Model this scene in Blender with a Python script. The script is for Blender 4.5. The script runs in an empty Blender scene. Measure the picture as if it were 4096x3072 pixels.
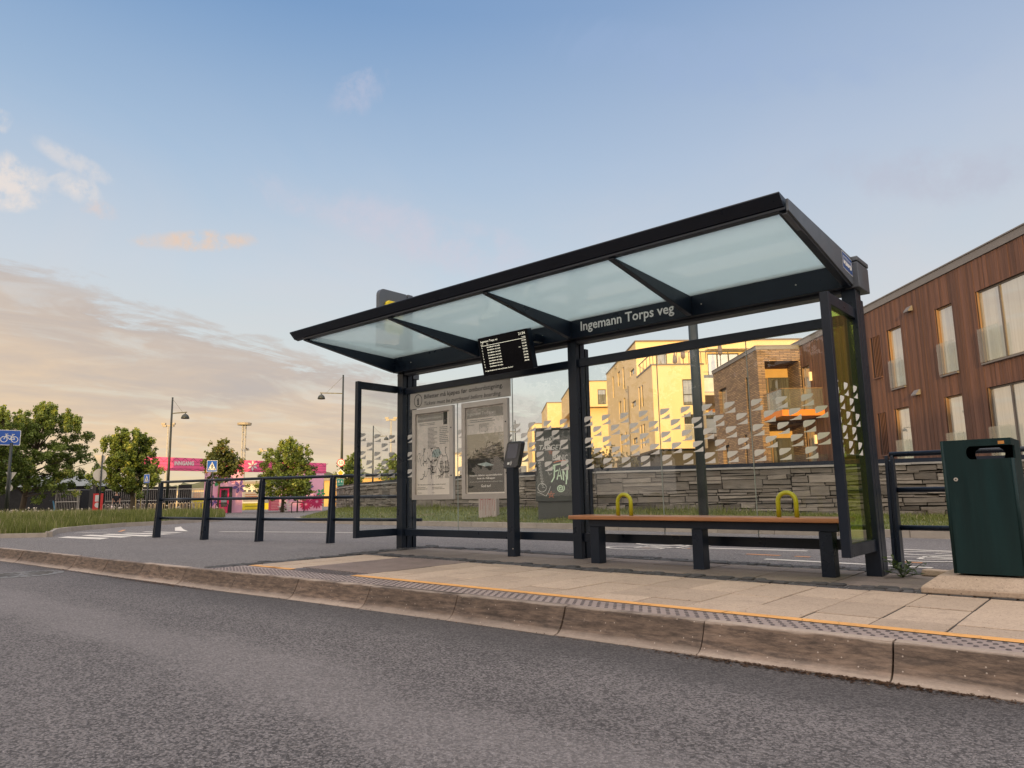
import bpy, bmesh, math, random
from mathutils import Vector, Matrix
sc = bpy.context.scene
COL = sc.collection
RND = random.Random(11)
PI = math.pi
rad = math.radians
Z3 = Vector((0, 0, 1))

# ---------------------------------------------------------------- camera model (4096 x 3072 photograph)
H = 0.67
FPX = 2879.44
PITCH, ROLL, YAW = 0.154766, 0.0180212, 0.71082
fwd = Vector((-math.sin(YAW) * math.cos(PITCH), math.cos(YAW) * math.cos(PITCH), math.sin(PITCH)))
rgt0 = Vector((math.cos(YAW), math.sin(YAW), 0))
dwn0 = fwd.cross(rgt0)
rgt = math.cos(ROLL) * rgt0 + math.sin(ROLL) * dwn0
dwn = -math.sin(ROLL) * rgt0 + math.cos(ROLL) * dwn0
FW = Vector((-math.sin(YAW), math.cos(YAW), 0))
RT = Vector((math.cos(YAW), math.sin(YAW), 0))


def ray(px, py):
    return fwd + rgt * ((px - 2048) / FPX) + dwn * ((py - 1536) / FPX)


def at(px, py, dep):
    "point seen at that spot, dep metres ahead of the photographer"
    r = ray(px, py)
    return Vector((0, 0, H)) + r * (dep / r.dot(FW))


def spot(px, dep):
    "ground position dep metres ahead"
    p = at(px, 2000, dep)
    return Vector((p.x, p.y, G(p.x, p.y)))


def lerp(a, b, t): return a + (b - a) * t
def sstep(a, b, x):
    t = min(1, max(0, (x - a) / (b - a)))
    return t * t * (3 - 2 * t)


def interp(tab, x):
    if x <= tab[0][0]: return tab[0][1]
    for (a, u), (b, w) in zip(tab, tab[1:]):
        if x <= b: return lerp(u, w, (x - a) / (b - a))
    return tab[-1][1]


def gz(x): return -0.005 * (max(-15, min(4, x)) + 4.6)
def G(x, y):
    d = x * FW.x + y * FW.y
    return lerp(gz(x), -0.15, sstep(20, 42, d))


# oblique frame of the housing estate: o = metres to the right, d = metres deep
ND, NN = Vector((-0.668, 0.744, 0)).normalized(), Vector((0.744, 0.668, 0)).normalized()
NF = Matrix(((NN.x, ND.x, 0, 0), (NN.y, ND.y, 0, 0), (0, 0, 1, 0), (0, 0, 0, 1)))
NROT = math.atan2(NN.y, NN.x)

# ---------------------------------------------------------------- mesh builder


class MB:
    def __init__(s, M=None):
        s.v, s.f, s.m, s.t, s.M, s.mi, s.tv = [], [], [], [], M, 0, 0.5

    def add(s, vs, fs):
        n = len(s.v)
        if s.M is not None: vs = [s.M @ Vector(v) for v in vs]
        s.v += [tuple(v) for v in vs]
        s.f += [tuple(i + n for i in f) for f in fs]
        s.m += [s.mi] * len(fs)
        s.t += [s.tv] * len(fs)
        return s

    def box(s, x0, x1, y0, y1, z0, z1, j=0, rnd=RND):
        vs = [(x, y, z) for z in (z0, z1) for x, y in ((x0, y0), (x1, y0), (x1, y1), (x0, y1))]
        if j: vs = [tuple(c + rnd.uniform(-j, j) for c in v) for v in vs]
        return s.add(vs, BOXF)

    def hexa(s, a, b):
        "solid between two quads (same order)"
        return s.add(list(a) + list(b), BOXF)

    def bar(s, p, q, w, d, up=None):
        p, q = Vector(p), Vector(q)
        t = (q - p).normalized()
        up = Vector(up) if up is not None else (Z3 if abs(t.z) < .9 else Vector((0, 1, 0)))
        sd = t.cross(up).normalized()
        u = sd.cross(t).normalized()
        c = [(-1, -1), (1, -1), (1, 1), (-1, 1)]
        return s.hexa([p + sd * (a * w / 2) + u * (b * d / 2) for a, b in c], [q + sd * (a * w / 2) + u * (b * d / 2) for a, b in c])

    def tube(s, pts, r, n=8, closed=False):
        pts = [Vector(p) for p in pts]
        rs = r if isinstance(r, (list, tuple)) else [r] * len(pts)
        N = len(pts)
        vs, fs, prev = [], [], None
        for i, p in enumerate(pts):
            if closed: t = pts[(i + 1) % N] - pts[i - 1]
            else: t = pts[min(i + 1, N - 1)] - pts[max(i - 1, 0)]
            t.normalize()
            if prev is None: prev = t.orthogonal().normalized()
            sd = (prev - t * prev.dot(t))
            sd = sd.normalized() if sd.length > 1e-6 else t.orthogonal().normalized()
            prev = sd
            b = t.cross(sd)
            vs += [p + (sd * math.cos(2 * PI * k / n) + b * math.sin(2 * PI * k / n)) * rs[i] for k in range(n)]
        for i in range(N if closed else N - 1):
            j = (i + 1) % N
            fs += [(i * n + k, i * n + (k + 1) % n, j * n + (k + 1) % n, j * n + k) for k in range(n)]
        if not closed:
            fs += [tuple(range(n))[::-1], tuple((N - 1) * n + k for k in range(n))]
        return s.add(vs, fs)

    def lathe(s, prof, c, n=16):
        c = Vector(c)
        vs, fs = [], []
        for r, z in prof:
            vs += [c + Vector((r * math.cos(2 * PI * k / n), r * math.sin(2 * PI * k / n), z)) for k in range(n)]
        for i in range(len(prof) - 1):
            fs += [(i * n + k, i * n + (k + 1) % n, (i + 1) * n + (k + 1) % n, (i + 1) * n + k) for k in range(n)]
        fs += [tuple(range(n))[::-1], tuple((len(prof) - 1) * n + k for k in range(n))]
        return s.add(vs, fs)

    def prism(s, pts, fn, w0, w1):
        n = len(pts)
        vs = [fn(u, v, w0) for u, v in pts] + [fn(u, v, w1) for u, v in pts]
        fs = [tuple(range(n))[::-1], tuple(range(n, 2 * n))] + [(i, (i + 1) % n, n + (i + 1) % n, n + i) for i in range(n)]
        return s.add(vs, fs)

    def poly(s, pts, fn=None, w=0):
        vs = [fn(u, v, w) for u, v in pts] if fn else pts
        return s.add(vs, [tuple(range(len(vs)))])

    def stroke(s, pts, fn, wd, w=0, closed=False):
        "flat ribbon along 2d points"
        P = [Vector((a, b)) for a, b in pts]
        N = len(P)
        vs, fs = [], []
        for i, p in enumerate(P):
            t = (P[(i + 1) % N] - P[i - 1]) if closed else (P[min(i + 1, N - 1)] - P[max(i - 1, 0)])
            t = t.normalized() if t.length > 1e-9 else Vector((1, 0))
            nrm = Vector((-t.y, t.x)) * wd / 2
            for q in (p + nrm, p - nrm): vs.append(fn(q.x, q.y, w))
        for i in range(N if closed else N - 1):
            j = (i + 1) % N
            fs.append((2 * i, 2 * i + 1, 2 * j + 1, 2 * j))
        return s.add(vs, fs)

    def build(s, name, mats, parent=None, smooth=False, bevel=0, local=False):
        me = bpy.data.meshes.new(name)
        vs = s.v
        if parent is not None and not local:
            I = wm(parent).inverted()
            vs = [tuple(I @ Vector(v)) for v in vs]
        me.from_pydata(vs, [], s.f)
        for m in (mats if isinstance(mats, (list, tuple)) else [mats]): me.materials.append(m)
        me.polygons.foreach_set('material_index', s.m)
        at_ = me.attributes.new('tint', 'FLOAT', 'FACE')
        at_.data.foreach_set('value', s.t)
        if smooth: me.polygons.foreach_set('use_smooth', [True] * len(s.f))
        me.update()
        o = bpy.data.objects.new(name, me)
        COL.objects.link(o)
        if parent is not None: o.parent = parent
        if bevel:
            b = o.modifiers.new('bevel', 'BEVEL')
            b.width = bevel; b.segments = 2; b.limit_method = 'ANGLE'; b.angle_limit = rad(40)
        if smooth == 'auto':
            pass
        return o


BOXF = [(3, 2, 1, 0), (4, 5, 6, 7), (0, 1, 5, 4), (1, 2, 6, 5), (2, 3, 7, 6), (3, 0, 4, 7)]


def wm(o): return (wm(o.parent) if o.parent else Matrix()) @ o.matrix_basis


def tag(o, label=None, cat=None, group=None, kind=None):
    if label: o['label'] = label
    if cat: o['category'] = cat
    if group: o['group'] = group
    if kind: o['kind'] = kind
    return o


def thing(name, label, cat, loc=(0, 0, 0), rz=0, group=None):
    o = bpy.data.objects.new(name, None)
    COL.objects.link(o)
    o.empty_display_size = .2
    o.location = loc
    o.rotation_euler = (0, 0, rz)
    return tag(o, label, cat, group)


def copy_tree(o, parent=None):
    kids = list(o.children)
    c = o.copy()
    COL.objects.link(c)
    if parent is not None: c.parent = parent
    for k in kids: copy_tree(k, c)
    return c


_TX = {}


def text_geo(body, bold=0, shear=0):
    key = (body, bold, shear)
    if key not in _TX:
        cu = bpy.data.curves.new('t', 'FONT')
        cu.body = body; cu.size = 1; cu.resolution_u = 2; cu.offset = bold; cu.shear = shear
        ob = bpy.data.objects.new('t', cu)
        me = ob.to_mesh()
        vs = [tuple(v.co) for v in me.vertices]
        fs = [tuple(p.vertices) for p in me.polygons]
        ob.to_mesh_clear()
        bpy.data.objects.remove(ob); bpy.data.curves.remove(cu)
        _TX[key] = (vs, fs)
    return _TX[key]


def text(mb, body, fn, x, y, size, width=None, align='L', bold=0, shear=0, w=0):
    "lettering on the plane fn(u, v, w); size = height of a capital, width = length of the line"
    vs, fs = text_geo(body, bold, shear)
    if not vs: return
    x0, x1 = min(v[0] for v in vs), max(v[0] for v in vs)
    k = size / .73
    sx = width / (x1 - x0) if width else k * .86
    W = (x1 - x0) * sx
    off = x - (0 if align == 'L' else W if align == 'R' else W / 2)
    mb.add([fn(off + (v[0] - x0) * sx, y + v[1] * k, w) for v in vs], fs)


# ---------------------------------------------------------------- materials


def nd(nt, typ, ins=None, **kw):
    n = nt.nodes.new(typ)
    for k, v in kw.items(): setattr(n, k, v)
    for k, v in (ins or {}).items():
        if isinstance(v, bpy.types.NodeSocket): nt.links.new(v, n.inputs[k])
        else: n.inputs[k].default_value = v
    return n


def mth(nt, op, a, b=0.0, c=0.0, clamp=False):
    n = nd(nt, 'ShaderNodeMath', {0: a, 1: b, 2: c}, operation=op)
    n.use_clamp = clamp
    return n.outputs[0]


def mixc(nt, f, a, b, bt='MIX'):
    n = nd(nt, 'ShaderNodeMix', data_type='RGBA', blend_type=bt)
    for i, v in ((0, f), (6, a), (7, b)):
        if isinstance(v, bpy.types.NodeSocket): nt.links.new(v, n.inputs[i])
        else: n.inputs[i].default_value = v if i == 0 else c4(v)
    return n.outputs[2]


def mapr(nt, v, a, b, c=0.0, d=1.0, smooth=True):
    n = nd(nt, 'ShaderNodeMapRange', {0: v, 1: a, 2: b, 3: c, 4: d})
    if smooth: n.interpolation_type = 'SMOOTHSTEP'
    return n.outputs[0]


def c4(c): return (c[0], c[1], c[2], 1.0)
def srgb(r, g, b): return tuple((x / 255 / 12.92) if x <= 10 else ((x / 255 + .055) / 1.055) ** 2.4 for x in (r, g, b))


def noise(nt, vec, scale, detail=4, rough=.55, dist=0.0, out=0):
    return nd(nt, 'ShaderNodeTexNoise', {'Vector': vec, 'Scale': scale, 'Detail': detail, 'Roughness': rough, 'Distortion': dist}).outputs[out]


def newmat(name):
    m = bpy.data.materials.new(name)
    m.use_nodes = True
    nt = m.node_tree
    nt.nodes.clear()
    out = nt.nodes.new('ShaderNodeOutputMaterial')
    return m, nt, out


def stretch(nt, vec, s):
    return nd(nt, 'ShaderNodeMapping', {'Vector': vec, 'Scale': s}).outputs[0]


def mat(name, col, rough=.6, metal=0.0, var=.12, scale=3.0, bump=0.0, bscale=60.0, tint=0.0, spec=.5, dirt=None, st=(1, 1, 1), emit=0.0, coat=0.0):
    "plain surface with uneven tone, fine bump, optional stains and per-face tone"
    m, nt, out = newmat(name)
    tc = nd(nt, 'ShaderNodeTexCoord').outputs['Object']
    v = stretch(nt, tc, st)
    n1 = noise(nt, v, scale, 6)
    f = mapr(nt, n1, .25, .75, 1 - var, 1 + var, False)
    c = mixc(nt, 1.0, col, nd(nt, 'ShaderNodeCombineColor', {0: f, 1: f, 2: f}).outputs[0], 'MULTIPLY')
    if tint:
        a = nd(nt, 'ShaderNodeAttribute', attribute_name='tint').outputs['Fac']
        g = mapr(nt, a, 0, 1, 1 - tint, 1 + tint, False)
        c = mixc(nt, 1.0, c, nd(nt, 'ShaderNodeCombineColor', {0: g, 1: g, 2: g}).outputs[0], 'MULTIPLY')
    if dirt:
        dcol, dsc, lo, hi, amt = dirt
        n2 = noise(nt, v, dsc, 8, .65)
        c = mixc(nt, mapr(nt, n2, lo, hi, 0, amt), c, dcol)
    p = nd(nt, 'ShaderNodeBsdfPrincipled', {'Base Color': c, 'Metallic': metal, 'Specular IOR Level': spec, 'Coat Weight': coat})
    r = mapr(nt, noise(nt, v, scale * 2.3, 5), .3, .7, max(0, rough - .07), min(1, rough + .07), False)
    nt.links.new(r, p.inputs['Roughness'])
    if bump:
        b = nd(nt, 'ShaderNodeBump', {'Strength': bump, 'Distance': .01, 'Height': noise(nt, v, bscale, 5)})
        nt.links.new(b.outputs[0], p.inputs['Normal'])
    if emit:
        nt.links.new(c, p.inputs['Emission Color'])
        p.inputs['Emission Strength'].default_value = emit
    nt.links.new(p.outputs[0], out.inputs[0])
    return m


def glassmat(name, tintc=(.93, .96, .95), refl=.04, milky=0.0, milk=(.8, .85, .85), smear=0.0):
    "clear sheet: lets light straight through, mirrors more the flatter one looks along it"
    m, nt, out = newmat(name)
    lw = nd(nt, 'ShaderNodeLayerWeight', {'Blend': .5}).outputs['Facing']
    fr = mth(nt, 'MULTIPLY_ADD', mth(nt, 'POWER', lw, 5.0), 1 - refl, refl)
    tr = nd(nt, 'ShaderNodeBsdfTransparent', {'Color': c4(tintc)})
    base = tr
    tc = nd(nt, 'ShaderNodeTexCoord').outputs['Object']
    if milky or smear:
        df = nd(nt, 'ShaderNodeBsdfTranslucent', {'Color': c4(milk)})
        dd = nd(nt, 'ShaderNodeBsdfDiffuse', {'Color': c4(milk)})
        ad = nd(nt, 'ShaderNodeMixShader', {0: .5, 1: df.outputs[0], 2: dd.outputs[0]})
        k = noise(nt, stretch(nt, tc, (2.2, 2.2, .8)), 2.5, 7, .7)
        fac = mapr(nt, k, .42, .8, milky, milky + smear)
        base = nd(nt, 'ShaderNodeMixShader', {0: fac, 1: tr.outputs[0], 2: ad.outputs[0]})
    gl = nd(nt, 'ShaderNodeBsdfGlossy', {'Color': (1, 1, 1, 1), 'Roughness': .0})
    mx = nd(nt, 'ShaderNodeMixShader', {0: fr, 1: base.outputs[0], 2: gl.outputs[0]})
    nt.links.new(mx.outputs[0], out.inputs[0])
    return m


def windowmat(name, col=(.3, .31, .3), refl=.3, vary=1.0):
    m, nt, out = newmat(name)
    tc = nd(nt, 'ShaderNodeTexCoord').outputs['Object']
    n = noise(nt, stretch(nt, tc, (6, 6, .25)), 1.6, 4)
    c = mixc(nt, mapr(nt, n, .3, .7), tuple(x * (1 - .45 * vary) for x in col), tuple(min(1, x * (1 + .35 * vary)) for x in col))
    lw = nd(nt, 'ShaderNodeLayerWeight', {'Blend': .5}).outputs['Facing']
    fr = mth(nt, 'MULTIPLY_ADD', mth(nt, 'POWER', lw, 4.0), 1 - refl, refl)
    df = nd(nt, 'ShaderNodeBsdfDiffuse', {'Color': c})
    wob = nd(nt, 'ShaderNodeBump', {'Strength': .04, 'Distance': .02, 'Height': noise(nt, tc, 1.3, 2)})
    gl = nd(nt, 'ShaderNodeBsdfGlossy', {'Color': (1, 1, 1, 1), 'Roughness': .01, 'Normal': wob.outputs[0]})
    mx = nd(nt, 'ShaderNodeMixShader', {0: fr, 1: df.outputs[0], 2: gl.outputs[0]})
    nt.links.new(mx.outputs[0], out.inputs[0])
    return m


def asphalt(name, dark, light, sc_=1.0, patch=.5, gutter=False):
    m, nt, out = newmat(name)
    tc = nd(nt, 'ShaderNodeTexCoord').outputs['Object']
    vo = nd(nt, 'ShaderNodeTexVoronoi', {'Vector': tc, 'Scale': 72 * sc_, 'Randomness': 1.0})
    vo2 = nd(nt, 'ShaderNodeTexVoronoi', {'Vector': tc, 'Scale': 210 * sc_, 'Randomness': 1.0})
    stone = nd(nt, 'ShaderNodeSeparateColor', {0: vo.outputs['Color']}).outputs[0]
    fine = noise(nt, tc, 160 * sc_, 3, .6)
    big = noise(nt, stretch(nt, tc, (.35, 1.0, 1)), .7, 6, .6, .3)
    mid = noise(nt, tc, 7.0, 6, .65)
    f = mth(nt, 'ADD', mth(nt, 'MULTIPLY', stone, .60), mth(nt, 'MULTIPLY', fine, .22))
    f = mth(nt, 'ADD', f, mth(nt, 'MULTIPLY', mid, .22))
    f = mth(nt, 'ADD', f, mth(nt, 'MULTIPLY', mth(nt, 'SUBTRACT', noise(nt, tc, 46 * sc_, 5, .75), .42), .55))
    f = mth(nt, 'ADD', f, mth(nt, 'MULTIPLY', mth(nt, 'SUBTRACT', big, .5), patch))
    c = mixc(nt, mapr(nt, f, .18, .86), dark, light)
    c = mixc(nt, mapr(nt, vo.outputs['Distance'], .42, .75, 0, .6), c, tuple(x * .35 for x in dark))
    pale = mapr(nt, nd(nt, 'ShaderNodeSeparateColor', {0: vo2.outputs['Color']}).outputs[1], .93, .99, 0, .5)
    c = mixc(nt, pale, c, tuple(x * 2.1 for x in light))
    gap = mapr(nt, vo.outputs['Distance'], .0, .55, 1, 0)
    hgt = mth(nt, 'ADD', mth(nt, 'MULTIPLY', gap, 1.0), mth(nt, 'MULTIPLY', stone, .6))
    b = nd(nt, 'ShaderNodeBump', {'Strength': .9, 'Distance': .006, 'Height': hgt})
    b2 = nd(nt, 'ShaderNodeBump', {'Strength': .25, 'Distance': .02, 'Height': mid, 'Normal': b.outputs[0]})
    if gutter:
        spx = nd(nt, 'ShaderNodeSeparateXYZ', {0: tc})
        gl = mth(nt, 'ADD', spx.outputs[1], mth(nt, 'MULTIPLY', mth(nt, 'SUBTRACT', noise(nt, stretch(nt, tc, (.5, 1, 1)), 1.6, 6, .65), .5), .9))
        c = mixc(nt, mapr(nt, gl, 2.75, 3.45, 0, .55), c, tuple(x * .8 for x in dark))
        tr1 = mapr(nt, mth(nt, 'ABSOLUTE', mth(nt, 'SUBTRACT', gl, 2.0)), .45, .1, 0, .30)
        c = mixc(nt, tr1, c, tuple(x * 1.25 for x in light))
        dk_ = noise(nt, stretch(nt, tc, (.28, .9, 1)), .9, 5, .55, .4)
        c = mixc(nt, mapr(nt, dk_, .52, .72, 0, .5), c, tuple(x * 1.3 for x in dark))
        tar = noise(nt, stretch(nt, tc, (.5, 2.2, 1)), 1.5, 7, .7, 1.2)
        crk = mapr(nt, mth(nt, 'ABSOLUTE', mth(nt, 'SUBTRACT', tar, .585)), .0035, .0, 0, .0)
        c = mixc(nt, crk, c, tuple(x * .3 for x in dark))
    p = nd(nt, 'ShaderNodeBsdfPrincipled', {'Base Color': c, 'Roughness': .78, 'Normal': b2.outputs[0], 'Specular IOR Level': .4})
    nt.links.new(p.outputs[0], out.inputs[0])
    return m


def concmat(name, col, pit, tint=.12, stain=(.13, .10, .085)):
    m, nt, out = newmat(name)
    tc = nd(nt, 'ShaderNodeTexCoord').outputs['Object']
    v1 = nd(nt, 'ShaderNodeTexVoronoi', {'Vector': tc, 'Scale': 85.0})
    v2 = nd(nt, 'ShaderNodeTexVoronoi', {'Vector': tc, 'Scale': 42.0})
    r1 = nd(nt, 'ShaderNodeSeparateColor', {0: v1.outputs['Color']}).outputs
    r2 = nd(nt, 'ShaderNodeSeparateColor', {0: v2.outputs['Color']}).outputs
    big = noise(nt, tc, 1.7, 7, .6); fine = noise(nt, tc, 120, 4, .7)
    f = mth(nt, 'ADD', mth(nt, 'MULTIPLY', r1[0], .28), mth(nt, 'MULTIPLY', fine, .5))
    f = mth(nt, 'ADD', f, mth(nt, 'MULTIPLY', big, .5))
    g = mapr(nt, f, .25, 1.0, .72, 1.22, False)
    c = mixc(nt, 1.0, col, nd(nt, 'ShaderNodeCombineColor', {0: g, 1: g, 2: g}).outputs[0], 'MULTIPLY')
    a = nd(nt, 'ShaderNodeAttribute', attribute_name='tint').outputs['Fac']
    g2 = mapr(nt, a, 0, 1, 1 - tint, 1 + tint, False)
    c = mixc(nt, 1.0, c, nd(nt, 'ShaderNodeCombineColor', {0: g2, 1: g2, 2: g2}).outputs[0], 'MULTIPLY')
    pits = mth(nt, 'MULTIPLY', mapr(nt, v1.outputs['Distance'], .30, .18), mapr(nt, r1[1], .80, .84))
    pits2 = mth(nt, 'MULTIPLY', mapr(nt, v2.outputs['Distance'], .22, .12), mapr(nt, r2[1], .90, .93))
    pits = mth(nt, 'MAXIMUM', pits, pits2)
    c = mixc(nt, mth(nt, 'MULTIPLY', pits, .8), c, pit)
    c = mixc(nt, mapr(nt, noise(nt, tc, 5, 8, .68), .52, .8, 0, .5), c, stain)
    h = mth(nt, 'SUBTRACT', fine, mth(nt, 'MULTIPLY', pits, .8))
    b = nd(nt, 'ShaderNodeBump', {'Strength': .55, 'Distance': .004, 'Height': h})
    p = nd(nt, 'ShaderNodeBsdfPrincipled', {'Base Color': c, 'Roughness': .8, 'Normal': b.outputs[0], 'Specular IOR Level': .35})
    nt.links.new(p.outputs[0], out.inputs[0])
    return m


def leafmat(name, a, b, yellow):
    m, nt, out = newmat(name)
    t = nd(nt, 'ShaderNodeAttribute', attribute_name='tint').outputs['Fac']
    c = mixc(nt, t, a, b)
    c = mixc(nt, mapr(nt, t, .95, 1.0), c, yellow)
    p = nd(nt, 'ShaderNodeBsdfPrincipled', {'Base Color': c, 'Roughness': .5, 'Specular IOR Level': .4})
    tr = nd(nt, 'ShaderNodeBsdfTranslucent', {'Color': c})
    mx = nd(nt, 'ShaderNodeMixShader', {0: .35, 1: p.outputs[0], 2: tr.outputs[0]})
    nt.links.new(mx.outputs[0], out.inputs[0])
    return m


def flat(name, col, rough=.5, emit=0.0, var=.05): return mat(name, col, rough, var=var, scale=8, emit=emit)


STEEL = mat('painted steel', (.0095, .0155, .028), .33, 0, .2, 2.0, .05, 90, spec=.32, dirt=((.045, .043, .042), 9, .62, .85, .3))
STEELG = mat('grey painted steel', (.095, .108, .128), .38, .2, .1, 2.5, .04, 80)
ALU = mat('grey poster frame', (.50, .465, .43), .42, .35, .08, 4)
WHITE = flat('white print', (.78, .77, .74))
BLACKP = flat('black print', (.018, .018, .02))
LIT = flat('screen lettering', (.95, .9, .72), emit=1.0)
SCREEN = mat('screen glass', (.004, .004, .006), .12, spec=.3)
WOODS = mat('bench wood', (.38, .165, .068), .42, 0, .3, 3, .12, 40, st=(.5, 9, 9), coat=.2, dirt=((.16, .05, .02), 5, .5, .8, .6))
YEL = mat('yellow green paint', (.42, .40, .015), .3, spec=.5, var=.1)
GLASS = glassmat('shelter glass', (.975, .985, .978), .02, .004, smear=.02)
FILM = glassmat('yellow green glass', (.82, .93, .38), .12, .03, (.40, .42, .08))
ROOFG = glassmat('roof glass', (.84, .92, .92), .05, .50, (.80, .92, .93), .0)
STICK = mat('frosted sticker', (.72, .70, .66), .55, var=.06)
BINM = mat('worn bin paint', (.0055, .022, .024), .46, 0, .3, 2, .04, 70, spec=.22, st=(7, 7, .6), dirt=((.050, .068, .064), 3.2, .60, .80, .55))
DGREEN = mat('dark green paint', (.0055, .022, .024), .46, 0, .25, 3, .04, 70, spec=.2, dirt=((.03, .042, .04), 7, .6, .85, .4))
# ---------------------------------------------------------------- ground
KY = [(-70, 2.2), (-20, 2.95), (-16, 3.15), (-13.6, 3.24), (-10, 3.38), (-8, 3.43), (-6.5, 3.5), (-5.5, 3.57), (-4.6, 3.61), (-3.7, 3.65), (-2.5, 3.67), (-1, 3.69), (3, 3.72), (30, 3.72)]
def ky(x): return interp(KY, x) + .04


def ong(px, py):
    z = 0.0
    for _ in range(25):
        r = ray(px, py)
        p = Vector((0, 0, H)) + r * ((z - H) / r.z)
        z = G(p.x, p.y)
    return p


def sheet(name, xs, yf, mats, zf, kind='structure'):
    mb = MB()
    rows = [yf(x) for x in xs]
    n = len(rows[0])
    vs = [(x, y, zf(x, y)) for x, r in zip(xs, rows) for y in r]
    fs = [(i * n + j, (i + 1) * n + j, (i + 1) * n + j + 1, i * n + j + 1) for i in range(len(xs) - 1) for j in range(n - 1)]
    mb.add(vs, fs)
    return tag(mb.build(name, mats), kind=kind)


def frange(a, b, s):
    n = int(round((b - a) / s))
    return [a + (b - a) * i / n for i in range(n + 1)]


ASPH_ROAD = asphalt('road asphalt', (.044, .040, .041), (.215, .197, .197), 1.3, .5, True)
ASPH_PAVE = asphalt('pavement asphalt', (.088, .080, .078), (.265, .245, .24), 1.35, .45)
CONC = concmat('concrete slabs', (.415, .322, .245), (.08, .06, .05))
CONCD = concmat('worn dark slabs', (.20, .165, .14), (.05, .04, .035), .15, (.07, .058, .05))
SETT = mat('dark setts', (.055, .052, .052), .75, 0, .3, 12, .6, 90, tint=.3, dirt=((.16, .14, .12), 5, .6, .8, .5))
CASTP = mat('tactile plates', (.27, .212, .19), .6, 0, .16, 3, .3, 120, tint=.12, dirt=((.08, .066, .064), 5, .5, .8, .6))
DOT = mat('worn tactile studs', (.075, .058, .056), .5, 0, .2, 10, .2, 100)
ORANGE = mat('yellow line', (.66, .33, .095), .65, 0, .12, 3, .3, 110, dirt=((.3, .2, .1), 14, .5, .75, .55))
MARK = mat('road marking', (.62, .58, .52), .7, 0, .1, 4, .3, 90, dirt=((.2, .19, .18), 12, .5, .72, .6))
MARKO = mat('orange marking', (.55, .25, .10), .7, 0, .1, 4)
SOIL = mat('soil', (.12, .10, .06), .95, 0, .3, 2, .5, 40)
TURF = mat('turf', (.085, .10, .028), .95, 0, .35, 1.5, .8, 30, dirt=((.15, .11, .055), 1.2, .5, .75, .7))


def kerbmat():
    m, nt, out = newmat('granite kerb')
    tc = nd(nt, 'ShaderNodeTexCoord').outputs['Object']
    sp = nd(nt, 'ShaderNodeSeparateXYZ', {0: tc})
    ti = nd(nt, 'ShaderNodeAttribute', attribute_name='tint').outputs['Fac']
    wob = noise(nt, stretch(nt, tc, (1.2, 1, 7)), 3, 7, .6)
    zz = mth(nt, 'ADD', mth(nt, 'ADD', sp.outputs['Z'], mth(nt, 'MULTIPLY', mth(nt, 'ADD', sp.outputs['X'], 4.6), .005)), mth(nt, 'MULTIPLY', mth(nt, 'SUBTRACT', wob, .5), .05))
    band = mth(nt, 'MULTIPLY', mapr(nt, zz, .002, -.009), mapr(nt, zz, -.158, -.118))
    strk = noise(nt, stretch(nt, tc, (4, 1, 22)), 2.0, 9, .74)
    base = mixc(nt, noise(nt, tc, 40, 6, .7), (.20, .155, .125), (.40, .325, .265))
    dirtc = mixc(nt, mapr(nt, strk, .3, .72), (.030, .018, .013), (.21, .145, .105))
    c = mixc(nt, mth(nt, 'MULTIPLY', band, .93), base, dirtc)
    g = mapr(nt, ti, 0, 1, .82, 1.15, False)
    c = mixc(nt, 1.0, c, nd(nt, 'ShaderNodeCombineColor', {0: g, 1: g, 2: g}).outputs[0], 'MULTIPLY')
    vo = nd(nt, 'ShaderNodeTexVoronoi', {'Vector': stretch(nt, tc, (1, 1, 1.0)), 'Scale': 38.0})
    chip = mapr(nt, vo.outputs['Distance'], .10, .17, 1, 0)
    chip = mth(nt, 'MULTIPLY', chip, mapr(nt, nd(nt, 'ShaderNodeSeparateColor', {0: vo.outputs['Color']}).outputs[0], .66, .70))
    c = mixc(nt, mth(nt, 'MULTIPLY', chip, .75), c, (.50, .42, .36))
    b = nd(nt, 'ShaderNodeBump', {'Strength': .5, 'Distance': .004, 'Height': noise(nt, tc, 110, 5, .7)})
    p = nd(nt, 'ShaderNodeBsdfPrincipled', {'Base Color': c, 'Roughness': .72, 'Normal': b.outputs[0]})
    nt.links.new(p.outputs[0], out.inputs[0])
    return m


KERBM = kerbmat()
sheet('road', frange(-70, 30, 1.0), lambda x: [-60, -30, -15, -8, -4, -2, 0, 1, 2, 3, ky(x) + .02], ASPH_ROAD, lambda x, y: gz(x) - .16)
XS = frange(-75, -20, 1.0) + frange(-19.5, 14, .5)
sheet('pavement', XS, lambda x: [ky(x) + .05] + frange(4, 14, 1.0) + frange(16, 80, 4.0), ASPH_PAVE, lambda x, y: G(x, y) - .006)
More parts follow.
